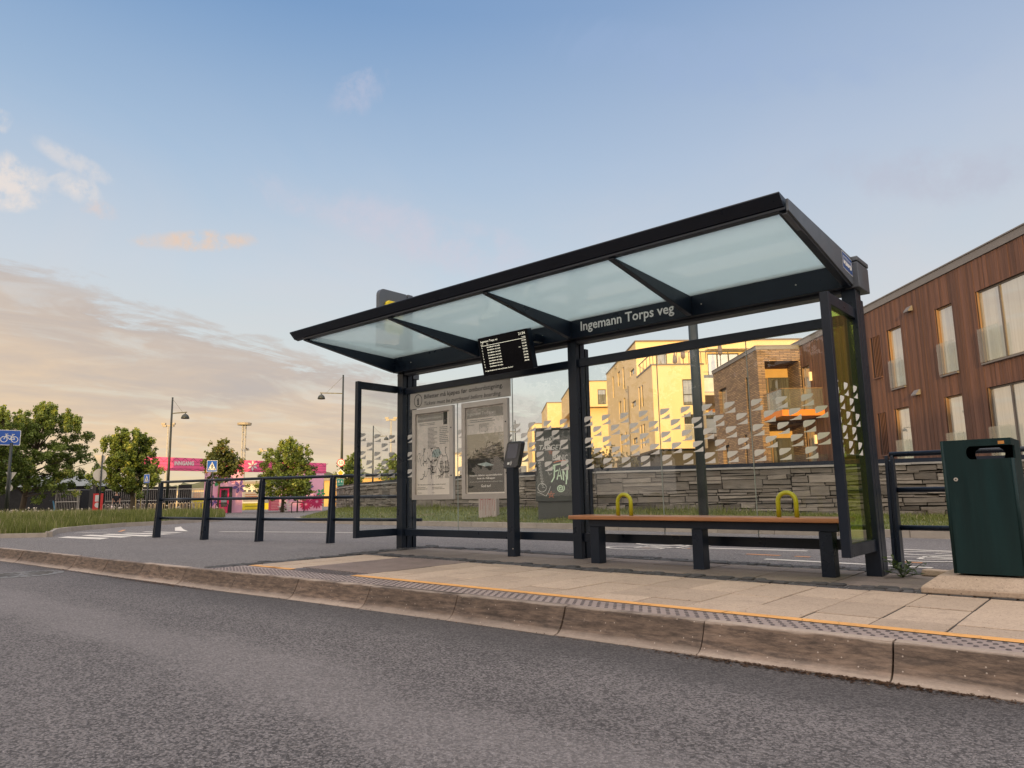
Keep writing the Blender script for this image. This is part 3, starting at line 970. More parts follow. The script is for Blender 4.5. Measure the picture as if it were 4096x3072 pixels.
# app poster with the dark picture
def photomat():
    m, nt, out = newmat('poster picture')
    tc = nd(nt, 'ShaderNodeTexCoord').outputs['Object']
    sp = nd(nt, 'ShaderNodeSeparateXYZ', {0: tc})
    x, z = sp.outputs[0], sp.outputs[2]
    n1 = noise(nt, tc, 7, 8, .7); n2 = noise(nt, tc, 38, 6, .7)
    edge = mth(nt, 'ADD', mth(nt, 'MULTIPLY', mth(nt, 'SUBTRACT', n1, .5), .55), mth(nt, 'MULTIPLY', mth(nt, 'SUBTRACT', n2, .5), .28))
    hill = mth(nt, 'SUBTRACT', .055, mth(nt, 'MULTIPLY', mth(nt, 'ABSOLUTE', mth(nt, 'SUBTRACT', x, .08)), .35))
    zz = mth(nt, 'SUBTRACT', mth(nt, 'SUBTRACT', z, hill), edge)
    tree = mapr(nt, zz, -.01, .012, 0, 1)
    wat = mapr(nt, z, -.135, -.10, 0, 1)
    band = mapr(nt, noise(nt, stretch(nt, tc, (3, 3, 22)), 3, 6, .7), .42, .62)
    c = mixc(nt, tree, mixc(nt, band, (.04, .035, .03), (.40, .34, .26)), (.56, .50, .40))
    c = mixc(nt, wat, (.034, .031, .033), c)
    p = nd(nt, 'ShaderNodeBsdfPrincipled', {'Base Color': c, 'Roughness': .45})
    nt.links.new(p.outputs[0], out.inputs[0])
    return m
t = poster_case('grey framed app poster with a dark photograph and God tur!, nearest the ticket reader', -6.345, -5.578, .648, 1.832)
X0, X1, Z0, Z1 = -6.283, -5.640, .710, 1.770
p = MB()
p.mi = 0; p.poly([(0, 0), (1, 0), (1, 1), (0, 1)], pf, 0)
p.mi = 1; p.poly([(.02, .87), (.98, .87), (.98, .985), (.02, .985)], pf, 1)
p.mi = 2; text(p, 'Ingemann Torps vei', pf, .03, .905, .04, .74, w=2)
p.mi = 3
block_lines(p, lambda u, v, w: pf(u, v, 1), .09, .93, .815, .855, 2, rn); block_lines(p, lambda u, v, w: pf(u, v, 1), .04, .28, .785, .80, 1, rn); block_lines(p, lambda u, v, w: pf(u, v, 1), .34, .62, .70, .80, 9, rn)
p.mi = 5; p.poly([(.02, .015), (.98, .015), (.98, .34), (.02, .34)], pf, 1)
p.mi = 4; p.poly([(.28, .335), (.48, .305), (.72, .315), (.52, .352)], pf, 3)
p.mi = 2
text(p, 'Reiseinfo, billetter og periodefordeler', lambda u, v, w: pf(u, v, 2), .5, .198, .020, .84, 'C', bold=.025)
text(p, 'finner du i AtB-appen', lambda u, v, w: pf(u, v, 2), .5, .163, .020, .46, 'C', bold=.025)
text(p, 'Travel info, tickets and periodic ticket benefits are available in the AtB app', lambda u, v, w: pf(u, v, 2), .5, .130, .009, .84, 'C', shear=.2)
text(p, 'God tur!', lambda u, v, w: pf(u, v, 2), .5, .072, .030, .25, 'C', bold=.02, shear=.12)
p.stroke(rrect(.855, .945, .60, .665, .012), lambda u, v, w: pf(u, v, 4), .006, 0, True)
text(p, 'AtB', lambda u, v, w: pf(u, v, 4), .90, .612, .022, .062, 'C', bold=.02)
pic = MB()
pc = Vector((lerp(X0, X1, .5), 6.4115, lerp(Z0, Z1, .51)))
po = p.build('poster', [PAPER, HEAD, PALE, GREYT, TEAL, DARKP], t)
pic.poly([(-.309, -.182), (.309, -.182), (.309, .182), (-.309, .182)], lambda u, v, w: Vector((u, -.002, v)))
pico = pic.build('picture', photomat(), po, local=True)
pico.location = wm(po).inverted() @ pc

# departure screen
sc_t = thing('departure_screen', 'black departure screen with white bus times hanging under the shelter roof', 'screen', (-5.26, 6.1, 2.05))
A, B_, C_ = Vector((-5.640, 5.95, 2.487)), Vector((-4.890, 5.95, 2.489)), Vector((-5.637, 6.05, 2.052))
eu, ev = (B_ - A), (C_ - A)
en = eu.cross(ev).normalized()
if en.y > 0: en = -en
def scf(u, v, w): return A + eu * u + ev * v + en * w
b = MB()
rr = [(a, c) for a, c in rrect(0, 1, 0, 1, .02)]
b.prism(rr, scf, -.075, 0)
bo_ = b.build('housing', STEEL, sc_t, bevel=.003)
s = MB(); s.poly(rrect(.008, .992, .012, .988, .02), scf, .002); s.build('display', SCREEN, sc_t)
br = MB(); br.box(-5.32, -5.18, 6.13, 6.298, 2.40, 2.47); br.build('bracket', STEEL, sc_t); br = MB(); br.box(-5.0, -4.93, 6.14, 6.298, 2.38, 2.46); br.build('bracket', STEEL, sc_t)
tx = MB()
def sct(u, v, w): return scf(u, 1 - v, .004)
def st_(body, u, v, h, wd=None, al='L', b=.008): text(tx, body, sct, u, 1 - v, h, wd, al, b)
st_('Ingemann Torps vei', .055, .135, .055, .345, b=0); st_('21:54', .945, .125, .065, .125, 'R', 0)
st_('Linje', .05, .195, .026, .05); st_('Til', .17, .20, .026, .025); st_('Avgang', .945, .195, .026, .075, 'R')
tx.poly([(.05, 1 - .225), (.945, 1 - .225), (.945, 1 - .217), (.05, 1 - .217)], sct)
for i, tm in enumerate(('22:06', '22:26', '22:45', '23:05', '23:26', '23:45', '00:06', '00:26')):
    v = .285 + i * .0715
    st_('2', .055, v, .034, .016); st_('Strindheim via Lade', .165, v, .034, .265); st_(tm, .945, v, .034, .085, 'R')
    if i == 2: st_('ca', .82, v, .028, .03, 'R')
st_('Gi tegn til sj\u00e5f\u00f8ren for \u00e5 bli med bussen. God tur!', .055, .885, .030, .56)
tx.build('lettering', LIT, bo_)

# bus stop flag on the shelter end
fl = thing('bus_stop_flag', 'grey rounded bus stop flag with a yellow lamp rising behind the roof edge', 'bus stop sign', (-7.62, 6.5, 2.63))
p = MB()
prf = []
for i in range(9): prf.append((6.16 - .09 * math.cos(rad(90 * i / 8)), 3.445 + .09 * math.sin(rad(90 * i / 8))))
prf += [(6.56, 3.535), (6.56, 2.72), (6.07, 2.72)]
p.prism(prf, lambda u, v, w: Vector((w, u, v)), -7.665, -7.60)
p.build('blade', STEELG, fl, bevel=.006)
p = MB(); p.box(-7.67, -7.595, 6.585, 6.675, 2.60, 3.54); p.box(-7.65, -7.615, 6.55, 6.60, 2.85, 2.95); p.box(-7.65, -7.615, 6.55, 6.60, 3.3, 3.38); p.build('pole', STEELG, fl, bevel=.004)
p = MB()
p.prism(rrect(6.16, 6.47, 2.9, 3.375, .07, 6), lambda u, v, w: Vector((w, u, v)), -7.60, -7.555)
p.build('lamp', flat('yellow lamp', (.75, .58, .02)), fl, bevel=.012)

# bench
gb = gz(-3.1)
bn = thing('bench', 'long wooden topped bench with two yellow armrest hoops inside the shelter', 'bench', (-3.1, 6.2, gb))
st = MB()
for i in range(3):
    st.tv = RND.random()
    y0 = 6.03 + i * .118
    st.hexa([(-4.47, y0, gz(-4.47) + .428), (-1.80, y0, gz(-1.8) + .428), (-1.80, y0 + .112, gz(-1.8) + .428), (-4.47, y0 + .112, gz(-4.47) + .428)], [(-4.47, y0, gz(-4.47) + .468), (-1.80, y0, gz(-1.8) + .468), (-1.80, y0 + .112, gz(-1.8) + .468), (-4.47, y0 + .112, gz(-4.47) + .468)])
st.build('seat', WOODS, bn, bevel=.008)
f = MB()
f.hexa([(-4.26, 6.09, gz(-4.26) + .358), (-1.86, 6.09, gz(-1.86) + .358), (-1.86, 6.33, gz(-1.86) + .358), (-4.26, 6.33, gz(-4.26) + .358)], [(-4.26, 6.09, gz(-4.26) + .426), (-1.86, 6.09, gz(-1.86) + .426), (-1.86, 6.33, gz(-1.86) + .426), (-4.26, 6.33, gz(-4.26) + .426)])
f.build('frame', STEEL, bn, bevel=.004)
for x in (-4.25, -3.135, -2.015):
    l = MB(); l.box(x, x + .105, 6.10, 6.22, gz(x) - .004, gz(x) + .356); l.build('leg', STEEL, bn, bevel=.004)
for xc in (-3.86, -2.265):
    l = MB()
    z = gz(xc) + .462
    pts = [(xc - .075, 6.14, z)] + [(xc - .075 * math.cos(i * PI / 12), 6.14, z + .135 + .075 * math.sin(i * PI / 12)) for i in range(13)] + [(xc + .075, 6.14, z)]
    l.tube(pts, .0195, 12)
    l.build('armrest', YEL, bn, smooth=True)

# ticket reader
tv = thing('ticket_validator', 'black card reader on a square dark post in front of the posters', 'ticket reader', (-5.43, 6.30, gz(-5.43)))
p = MB(); p.box(-5.485, -5.375, 6.24, 6.34, gz(-5.4) - .004, 1.0); p.build('post', STEEL, tv, bevel=.006)
p = MB()
def vh(u, v, w): return Vector((-5.438 + u, 6.245 + v * .30 - w, .985 + v))
p.prism(rrect(-.112, .112, 0, .315, .035, 5), vh, -.075, .0)
hd = p.build('reader_head', mat('black plastic', (.012, .012, .014), .3, 0, .1, 3), tv, bevel=.012)
p = MB(); p.poly(rrect(-.075, .075, .115, .285, .008), vh, .0025); p.build('reader_screen', mat('reader screen', (.035, .036, .055), .15), hd)
p = MB()
for r in (.014, .022, .030): p.stroke([(-.01 + r * math.cos(rad(a)), .06 + r * math.sin(rad(a))) for a in range(-60, 61, 15)], vh, .004, .003)
p.poly(rrect(-.045, -.012, .045, .072, .005), vh, .003)
p.build('contactless_symbol', WHITE, hd)
p = MB(); p.tube([(-5.40, 6.236, .09), (-5.40, 6.241, .09)], .007, 8); p.build('screw', ALU, tv)

# litter bin on its concrete foot
lb = thing('litter_bin', 'tall dark green litter bin with a wide slot, on a pale concrete foot', 'litter bin', (-.8, 5.95, gz(-.8)))
gb = gz(-.8)
p = MB()
p.hexa([(-1.19, 5.52, gb + .004), (-.02, 5.52, gb + .004), (-.02, 6.5, gb + .004), (-1.19, 6.5, gb + .004)], [(-1.19, 5.52, gb + .045), (-.02, 5.52, gb + .045), (-.02, 6.5, gb + .045), (-1.19, 6.5, gb + .045)])
p.hexa([(-1.19, 5.525, gb + .045), (-.02, 5.525, gb + .045), (-.02, 6.5, gb + .045), (-1.19, 6.5, gb + .045)], [(-1.11, 5.66, gb + .108), (-.06, 5.66, gb + .108), (-.06, 6.45, gb + .108), (-1.11, 6.45, gb + .108)])
p.build('concrete_foot', CONC, lb, bevel=.008)
x0, x1, y0, y1, zb, zt = -1.02, -.618, 5.75, 6.22, gb + .122, .982
p = MB()
T = .012
def panel(u0, u1, w0, w1, hole, side):
    "upright sheet with an optional slot; side: f/b/l/r"
    def place(u, w, t):
        return {'f': Vector((u, y0 + t, w)), 'b': Vector((u, y1 - t, w)), 'l': Vector((x0 + t, u, w)), 'r': Vector((x1 - t, u, w))}[side]
    us = sorted({u0, u1, *(hole[:2] if hole else ())}); ws = sorted({w0, w1, *(hole[2:4] if hole else ())})
    for a, b in zip(us, us[1:]):
        for c, d in zip(ws, ws[1:]):
            if hole and a >= hole[0] - 1e-6 and b <= hole[1] + 1e-6 and c >= hole[2] - 1e-6 and d <= hole[3] + 1e-6: continue
            p.hexa([place(a, c, 0), place(b, c, 0), place(b, d, 0), place(a, d, 0)], [place(a, c, T), place(b, c, T), place(b, d, T), place(a, d, T)])
panel(x0, x1, zb, zt, (-.885, x1, .862, .950), 'f')
panel(y0 + T, y1 - T, zb, zt, None, 'l')
panel(y0 + T, y1 - T, zb, zt, (y0 + T, y0 + .16, .862, .950), 'r')
panel(x0, x1, zb, zt, (-.90, -.70, .862, .955), 'b')
p.box(x0, x1, y0, y1, zt + .0005, zt + .014)
p.box(x0 + T, x1 - T, y0 + T, y1 - T, .70, .71)
body = p.build('body', BINM, lb)
p = MB()
def bf(u, v, w): return Vector((u, y0 - w, v))
# rounded left end of the slot
p.prism([(-.885, .862), (-.885, .950), (-.855, .950), (-.868, .941), (-.876, .927), (-.879, .906), (-.876, .885), (-.868, .871), (-.855, .862)], lambda u, v, w: Vector((u, y0 + w, v)), 0.0002, T - .0002)
p.build('slot_rim', DGREEN, lb); p = MB()
p.prism([(-.90, .862), (-.90, .955), (-.86, .955), (-.885, .935), (-.892, .908), (-.885, .881), (-.86, .862)], lambda u, v, w: Vector((u, y1 - w, v)), .0002, T - .0002)
p.build('slot_rim', DGREEN, lb); p = MB()
p.prism([(-.70, .862), (-.74, .862), (-.715, .881), (-.708, .908), (-.715, .935), (-.74, .955), (-.70, .955)], lambda u, v, w: Vector((u, y1 - w, v)), .0002, T - .0002)
p.build('slot_rim', DGREEN, lb)
p = MB(); p.tube([(x1 - .004, y0 + .004, zb), (x1 - .004, y0 + .004, .862)], .0115, 12); p.tube([(x0 + .004, y0 + .004, zb), (x0 + .004, y0 + .004, zt + .012)], .0115, 12)
p.build('rounded_corner', DGREEN, lb, smooth=True)
p = MB(); p.tube([(-.955, y0 - .004, .73), (-.955, y0 + .004, .73)], .013, 14); lk = p.build('lock', ALU, lb)
p = MB(); p.tube([(-.955, y0 - .006, .73), (-.955, y0 - .003, .73)], .005, 8); p.build('keyhole', BLACKP, lk)
p = MB(); p.poly([(-.69, .957), (-.655, .957), (-.655, .978), (-.69, .978)], bf, .0012)
p.build('sticker', flat('orange sticker', (.5, .22, .05)), lb)

# railings


def railing(name, label, pts, posts, z=(1.0, .68, .345)):
    t = thing(name, label, 'railing', (pts[0][0], pts[0][1], gz(pts[0][0])), group='dark railings beside the bus shelter')
    for i in posts:
        x, y = pts[i]
        a, b = pts[max(0, i - 1)], pts[min(len(pts) - 1, i + 1)]
        d = Vector((b[0] - a[0], b[1] - a[1], 0)).normalized(); nrm = Vector((d.y, -d.x, 0))
        g = G(x, y) - .01
        mb = MB()
        def q(u, v, w): return Vector((x, y, g)) + nrm * u + d * w + Z3 * v
        for w0, w1 in ((-.036, -.010), (.010, .036)):
            mb.prism([(-.02, 0), (.105, 0), (.042, .97), (.03, 1.0), (-.005, 1.0), (-.02, .98)], q, w0, w1)
        mb.prism([(-.01, .01), (.09, .01), (.034, .95), (-.01, .96)], q, -.010, .010)
        mb.build('post', STEEL, t, bevel=.003)
    for zz in z:
        for i in range(len(pts) - 1):
            (ax, ay), (bx, by) = pts[i], pts[i + 1]
            mb = MB(); mb.tube([(ax, ay, G(ax, ay) + zz), (bx, by, G(bx, by) + zz)], .0235, 10)
            mb.build('rail', STEEL, t, smooth=True)
    return t
railing('railing', 'dark railing with tapered posts left of the shelter', [(-13.78, 5.96), (-12.2, 6.08), (-10.82, 6.30), (-9.40, 6.66), (-7.85, 7.08)], range(4))
railing('railing', 'dark railing with three tubes behind the green litter bin', [(-1.71, 7.26), (-.1, 7.26), (1.4, 7.3)], (0, 1))

# weed and stone at the shelter foot
# ---------------------------------------------------------------- stone wall
WP = [((10, 20.8), .06), ((4, 18.7), .06), ((-1.6, 16.65), .08), ((-5.5, 15.24), .2), ((-9.4, 13.84), .33), ((-12, 14.2), .36), ((-15, 14.7), .36), ((-18, 15.2), .36), ((-22, 16.7), .33), ((-28.2, 20.2), .17)]
STONE = mat('wall stone', (.215, .19, .165), .85, 0, .36, 5, 1.0, 20, tint=.55, st=(1, 1, 4.5), dirt=((.10, .072, .05), 2.5, .46, .74, .75))
CORE = flat('wall joints', (.012, .011, .010), .95)
COPE = mat('slate coping', (.30, .285, .265), .8, 0, .15, 5, .5, 40, tint=.15)
wall = thing('stone_wall', 'dry grey slate stone wall with flat coping behind the cycle path', 'wall', (-9.4, 13.84, .33))
rn = random.Random(5)
sm, cm, co, rl = MB(), MB(), MB(), MB()
for ((ax, ay), az), ((bx, by), bz) in zip(WP, WP[1:]):
    A_, B2 = Vector((ax, ay, 0)), Vector((bx, by, 0))
    L = (B2 - A_).length
    t = (B2 - A_) / L
    nrm = Vector((-t.y, t.x, 0))
    if nrm.y > 0: nrm = -nrm
    def q(s, z, o): return A_ + t * s + nrm * o + Z3 * z
    cm.hexa([q(0, az - .3, .0), q(L, bz - .3, .0), q(L, bz - .3, -.35), q(0, az - .3, -.35)], [q(0, 1.15, .0), q(L, 1.15, .0), q(L, 1.15, -.35), q(0, 1.15, -.35)])
    z = -.05
    while z < 1.14:
        big = rn.random() < .30
        h = rn.uniform(.13, .22) if big else rn.uniform(.045, .11)
        if z + h > 1.10: h = 1.145 - z
        s = -rn.uniform(0, .3)
        while s < L:
            l = rn.uniform(.35, .95) if big else rn.uniform(.2, .75)
            pieces = [(z, h)]
            if big and rn.random() < .4:
                k = rn.uniform(.35, .65); pieces = [(z, h * k), (z + h * k, h * (1 - k))]
            for zz, hh in pieces:
                if zz + hh < lerp(az, bz, min(1, max(0, s / L))) - .08: continue
                a, b = max(0, s), min(L, s + l)
                if b - a < .04: continue
                g = .006
                o0, o1 = rn.uniform(.03, .055), rn.uniform(.03, .075)
                j = lambda r=.009: rn.uniform(-r, r)
                tl = rn.uniform(-.014, .014)
                e = rn.uniform(.006, .016)
                bk = [q(a + g + j(), zz + g + j(), .01), q(b - g + j(), zz + g + tl + j(), .01), q(b - g + j(), zz + hh - g + tl + j(), .01), q(a + g + j(), zz + hh - g + j(), .01)]
                md = [p + nrm * (o0 - .01) for p in bk]
                c = sum(md, Vector()) / 4
                fr = [p + (c - p).normalized() * e + nrm * (o1 - o0 + j(.008)) for p in md]
                sm.tv = min(1, max(0, rn.gauss(.5, .22)))
                n0 = len(sm.v)
                sm.add(bk + md + fr, [(i, (i + 1) % 4, 4 + (i + 1) % 4, 4 + i) for i in range(4)] + [(4 + i, 4 + (i + 1) % 4, 8 + (i + 1) % 4, 8 + i) for i in range(4)] + [(8, 9, 10, 11)])
            s += l
        z += h
    s = 0
    while s < L:
        l = rn.uniform(.7, 1.3); b = min(L, s + l)
        co.tv = rn.random()
        zo = rn.uniform(-.006, .006)
        co.hexa([q(s + .003, 1.15 + zo, .085), q(b - .003, 1.15 + zo, .085), q(b - .003, 1.15 + zo, -.38), q(s + .003, 1.15 + zo, -.38)], [q(s + .003, 1.19 + zo, .08), q(b - .003, 1.19 + zo, .08), q(b - .003, 1.19 + zo, -.38), q(s + .003, 1.19 + zo, -.38)])
        s = b
    rl.hexa([q(0, 1.185, -.02), q(L, 1.185, -.02), q(L, 1.185, -.16), q(0, 1.185, -.16)], [q(0, 1.275, -.02), q(L, 1.275, -.02), q(L, 1.275, -.16), q(0, 1.275, -.16)])
sm.build('stonework', STONE, wall); cm.build('joint_filling', CORE, wall); co.build('coping', COPE, wall); rl.build('base_rail', STEEL, wall)
TERR = mat('terrace paving', (.26, .24, .21), .85, 0, .15, 2, .2, 40)
sheet('terrace', [-12, -6, 0, 6, 14, 40], lambda x: [18.0 + max(0, x + 9) * .36, 24, 40, 70], TERR, lambda x, y: 1.08)

# ---------------------------------------------------------------- housing estate


def pt(axis, c, a, z, t): return (c + t, a, z) if axis == 'd' else (a, c + t, z)


def wallface(mb, axis, c, a0, a1, z0, z1, ops=(), rev=.12):
    A = sorted({a0, a1, *[v for o in ops for v in o[:2] if a0 < v < a1]})
    Zs = sorted({z0, z1, *[v for o in ops for v in o[2:4] if z0 < v < z1]})
    for a, b in zip(A, A[1:]):
        for z, w in zip(Zs, Zs[1:]):
            if any(a >= o[0] - 1e-6 and b <= o[1] + 1e-6 and z >= o[2] - 1e-6 and w <= o[3] + 1e-6 for o in ops): continue
            mb.add([pt(axis, c, a, z, 0), pt(axis, c, b, z, 0), pt(axis, c, b, w, 0), pt(axis, c, a, w, 0)], [(0, 1, 2, 3)])
    for o in ops:
        P = [(o[0], o[2]), (o[1], o[2]), (o[1], o[3]), (o[0], o[3])]
        for (a, z), (b, w) in zip(P, P[1:] + P[:1]):
            mb.add([pt(axis, c, a, z, 0), pt(axis, c, b, w, 0), pt(axis, c, b, w, rev), pt(axis, c, a, z, rev)], [(0, 1, 2, 3)])


def window(parent, axis, c, op, rev, fm, gm, bars=(), hb=(), fw=.06, label=None):
    a0, a1, z0, z1 = op
    m = MB(NF)
    def bx(a, b, z, w, t0, t1):
        p, q = pt(axis, c, a, z, t0), pt(axis, c, b, w, t1)
        m.box(min(p[0], q[0]), max(p[0], q[0]), min(p[1], q[1]), max(p[1], q[1]), z, w)
    t0, t1 = rev - .07, rev
    bx(a0, a0 + fw, z0, z1, t0, t1); bx(a1 - fw, a1, z0, z1, t0, t1); bx(a0 + fw, a1 - fw, z0, z0 + fw, t0, t1); bx(a0 + fw, a1 - fw, z1 - fw, z1, t0, t1)
    for b in bars: bx(b - fw * .7, b + fw * .7, z0 + fw, z1 - fw, t0, t1)
    for h in hb: bx(a0 + fw, a1 - fw, h - fw / 2, h + fw / 2, t0 + .004, t1)
    w = m.build('window', fm, parent)
    if label: w['label'] = label
    g = MB(NF)
    p, q = pt(axis, c, a0 + fw * .5, z0, rev - .04), pt(axis, c, a1 - fw * .5, z1, rev - .025)
    g.box(min(p[0], q[0]), max(p[0], q[0]), min(p[1], q[1]), max(p[1], q[1]), z0 + fw * .5, z1 - fw * .5)
    g.build('pane', gm, w)
    return w


def nf(o, d, z=0): return NF @ Vector((o, d, z))
WINP = windowmat('pale window glass', (.44, .44, .39), .42, .3)
WIND = windowmat('dark window glass', (.07, .07, .065), .16)
WINM = windowmat('grey window glass', (.20, .20, .18), .22)
FRD = mat('dark window frame', (.05, .045, .04), .5)
FRW = mat('oiled wood frame', (.25, .15, .075), .5, 0, .2, 4, st=(3, 3, .5))
FRG = mat('bronze window frame', (.15, .125, .105), .5)
CLAD = mat('dark timber cladding', (.135, .064, .041), .62, 0, .28, 3.0, .35, 30, tint=.34, st=(9, 9, .55), dirt=((.07, .026, .016), 6, .5, .78, .7))
CAPG = mat('grey roof flashing', (.20, .185, .18), .45, .2, .08, 2)
BAL = glassmat('balustrade glass', (.90, .93, .92), .10, .05, (.6, .62, .58), .05)
CLIP = mat('steel clip', (.6, .58, .55), .25, 1.0)

wb = thing('timber_clad_building', 'dark brown timber clad building with tall narrow windows on the right', 'building', nf(15, 20, 1.08), NROT)
UP = [(25.82, 26.67, 4.42, 6.69), (22.75, 23.61, 4.42, 6.71), (17.6, 21.5, 4.45, 6.72), (33.77, 34.62, 4.4, 6.66)]
VT = [(27.32, 27.87, 5.03, 6.66), (27.34, 27.87, 2.0, 3.63)]
LO = [(25.82, 26.67, 1.42, 3.66), (22.75, 23.61, 1.42, 3.69), (17.6, 21.5, 1.43, 3.69), (33.77, 34.62, 1.4, 3.6)]
ops = UP + VT + LO
m_ = MB(NF)
wallface(m_, 'd', 15.0, 12, 34.7, 1.0, 7.74, ops, .12)
m_.box(15.4, 28, 12, 41.9, 1.0, 7.7)
m_.build('wall', flat('dark wall lining', (.035, .018, .012), .9), wb)
bm_ = MB(NF)
d = 12.0
rn = random.Random(21)
while d < 34.7:
    w = rn.choice((.065, .09, .12, .145))
    e = min(34.7, d + w - .009)
    out = rn.choice((.026, .030, .034))
    segs = [(1.06, 7.73)]
    for o in ops:
        if e > o[0] and d < o[1]:
            ns = []
            for a, b in segs:
                if o[2] > a and o[2] < b: ns.append((a, o[2]))
                if o[3] < b and o[3] > a: ns.append((o[3], b))
                if o[2] >= b or o[3] <= a: ns.append((a, b))
            segs = ns
    bm_.tv = rn.random()
    for a, b in segs: bm_.box(15.0 - out, 15.0, d, e, a, b)
    d += w
bm_.build('cladding', CLAD, wb)
cpn = MB(NF)
cpn.box(14.93, 28.1, 12, 42.3, 7.74, 7.99); cpn.box(14.90, 28.1, 12, 42.3, 7.99, 8.03)
cpn.build('roof_flashing', CAPG, wb)
for o in UP + LO:
    bars = (20.56,) if o[0] == 17.6 else ()
    wob = window(wb, 'd', 15.0, o, .11, FRG if o[0] == 17.6 else FRW, WINP, bars, (), .055)
    rvm = MB(NF)   # light wood lining of the far jamb and steel sill
    rvm.box(14.99, 15.08, o[1] - .03, o[1] - .001, o[2] + .001, o[3] - .001)
    rvm.build('jamb', FRW, wob)
    rvm = MB(NF)
    rvm.box(14.90, 15.12, o[0] - .03, o[1] + .03, o[2] - .05, o[2] - .002); rvm.build('sill', CAPG, wob)
    if o[0] > 30: continue
    g0, g1 = (20.62, o[1]) if o[0] == 17.6 else (o[0], o[1])
    bl = MB(NF); bl.box(14.885, 14.90, g0 - .03, g1 + .03, o[2] + .02, o[2] + 1.06)
    blo = bl.build('balustrade', BAL, wob)
    cl = MB(NF)
    for a in (g0 + .02, g1 - .02):
        for z in (o[2] + .22, o[2] + .82): cl.box(14.865, 14.97, a - .022, a + .022, z - .022, z + .022)
for v in VT:
    lv = MB(NF)
    n = 5
    for i in range(n): lv.box(14.975, 14.99, lerp(v[0], v[1], (i + .2) / n), lerp(v[0], v[1], (i + .55) / n), v[2], v[3])
    lv.box(14.92, 15.05, v[0] - .03, v[1] + .03, v[2] - .05, v[2])
    lv.build('louvre', CLAD, wb)
for a, z in ((25.05, 7.1), (25.1, 4.06)):
    hm = MB(NF)
    hm.prism([(14.97, z - .08), (14.97, z + .10), (14.93, z + .10), (14.80, z - .06), (14.80, z - .10)], lambda u, v, w: Vector((u, w, v)), a - .16, a + .16)
    hm.build('vent_hood', CAPG, wb)
for z0 in (5.85, 2.85):
    hm = MB(NF); hm.box(14.86, 14.96, 33.48, 33.60, z0, z0 + .42); hm.build('wall_lamp', flat('wall lamp', (.85, .6, .3), emit=.6), wb)


def brickmat():
    m, nt, out = newmat('long brick')
    tc = nd(nt, 'ShaderNodeTexCoord').outputs['Object']
    sp = nd(nt, 'ShaderNodeSeparateXYZ', {0: tc})
    uv = nd(nt, 'ShaderNodeCombineXYZ', {0: mth(nt, 'ADD', sp.outputs[0], sp.outputs[1]), 1: sp.outputs[2], 2: 0.0}).outputs[0]
    b = nd(nt, 'ShaderNodeTexBrick', {'Vector': uv, 'Color1': (.20, .125, .085, 1), 'Color2': (.50, .33, .19, 1), 'Mortar': (.06, .048, .04, 1), 'Scale': 1.0, 'Mortar Size': .014, 'Brick Width': .38, 'Row Height': .085, 'Bias': .0})
    c = mixc(nt, noise(nt, uv, 3, 6), b.outputs['Color'], (.20, .14, .10))
    c = mixc(nt, .55, b.outputs['Color'], c)
    bp = nd(nt, 'ShaderNodeBump', {'Strength': .8, 'Distance': .01, 'Height': b.outputs['Fac']}); bp.invert = True
    p = nd(nt, 'ShaderNodeBsdfPrincipled', {'Base Color': c, 'Roughness': .85, 'Normal': bp.outputs[0]})
    nt.links.new(p.outputs[0], out.inputs[0])
    return m


BRICK = brickmat()
bb = thing('brick_building', 'brown long brick block with a recessed balcony, joined to the timber building', 'building', nf(12.84, 34.7, 1.08), NROT)
BD, BO = 34.7, 12.84
m_ = MB(NF)
lop = [(13.19, 14.90, 4.30, 7.04), (13.20, 14.90, 1.2, 3.9)]
wallface(m_, 'o', BD, BO, 14.98, 1.0, 7.62, lop, 1.5)
fop = [(39.75, 41.1, 5.15, 6.55), (36.2, 36.55, 3.7, 6.5), (36.9, 37.3, 1.3, 3.6), (39.8, 41.0, 1.3, 3.3)]
wallface(m_, 'd', BO, BD, 42.0, 1.0, 7.62, fop, .35)
m_.box(14.4, 15.3, 37.3, 42.0, 1, 7.6)
m_.build('wall', BRICK, bb)
c_ = MB(NF); c_.box(BO - .05, 15.0, BD - .05, 42.05, 7.62, 7.80); c_.box(BO - .07, 15.0, BD - .07, 42.07, 7.80, 7.83); c_.build('roof_flashing', CAPG, bb)
for o in (fop[0],): window(bb, 'd', BO, o, .25, FRG, WINP)
for o in fop[1:]: window(bb, 'd', BO, o, .30, FRD, WIND)
window(bb, 'd', BO, (39.85, 40.95, 1.35, 3.25), .28, FRG, WINP)
OCH = mat('ochre panel', (.55, .34, .13), .6, 0, .1, 2)
for z0, z1 in ((4.3, 7.04), (1.2, 3.9)):
    p = MB(NF); p.box(13.2, 14.9, BD + 1.44, BD + 1.48, z0 + 2.14, z1); p.build('panel', OCH, bb)
    window(bb, 'o', BD, (13.2, 13.85, z0, z0 + 2.13), 1.46, FRW, WIND)
    window(bb, 'o', BD, (13.86, 14.9, z0, z0 + 2.13), 1.46, FRD, WIND)
bc = MB(NF)
bc.box(13.0, 14.96, 32.45, 34.69, 4.08, 4.36)
bco = bc.build('balcony', mat('orange balcony edge', (.72, .22, .025), .5, 0, .08, 2), bb)
bc = MB(NF); bc.box(13.02, 13.035, 32.47, 34.68, 4.37, 5.33); bc.box(13.04, 13.93, 32.47, 32.485, 4.37, 5.33); bc.box(13.95, 14.94, 32.47, 32.485, 4.37, 5.33); bc.build('balustrade', BAL, bco)
bc = MB(NF); bc.box(13.0, 14.96, 32.46, 32.49, 5.33, 5.36); bc.box(13.01, 13.045, 32.46, 34.69, 5.33, 5.36); bc.box(13.93, 13.95, 32.46, 32.49, 4.37, 5.33); bc.build('rail', FRW, bco)
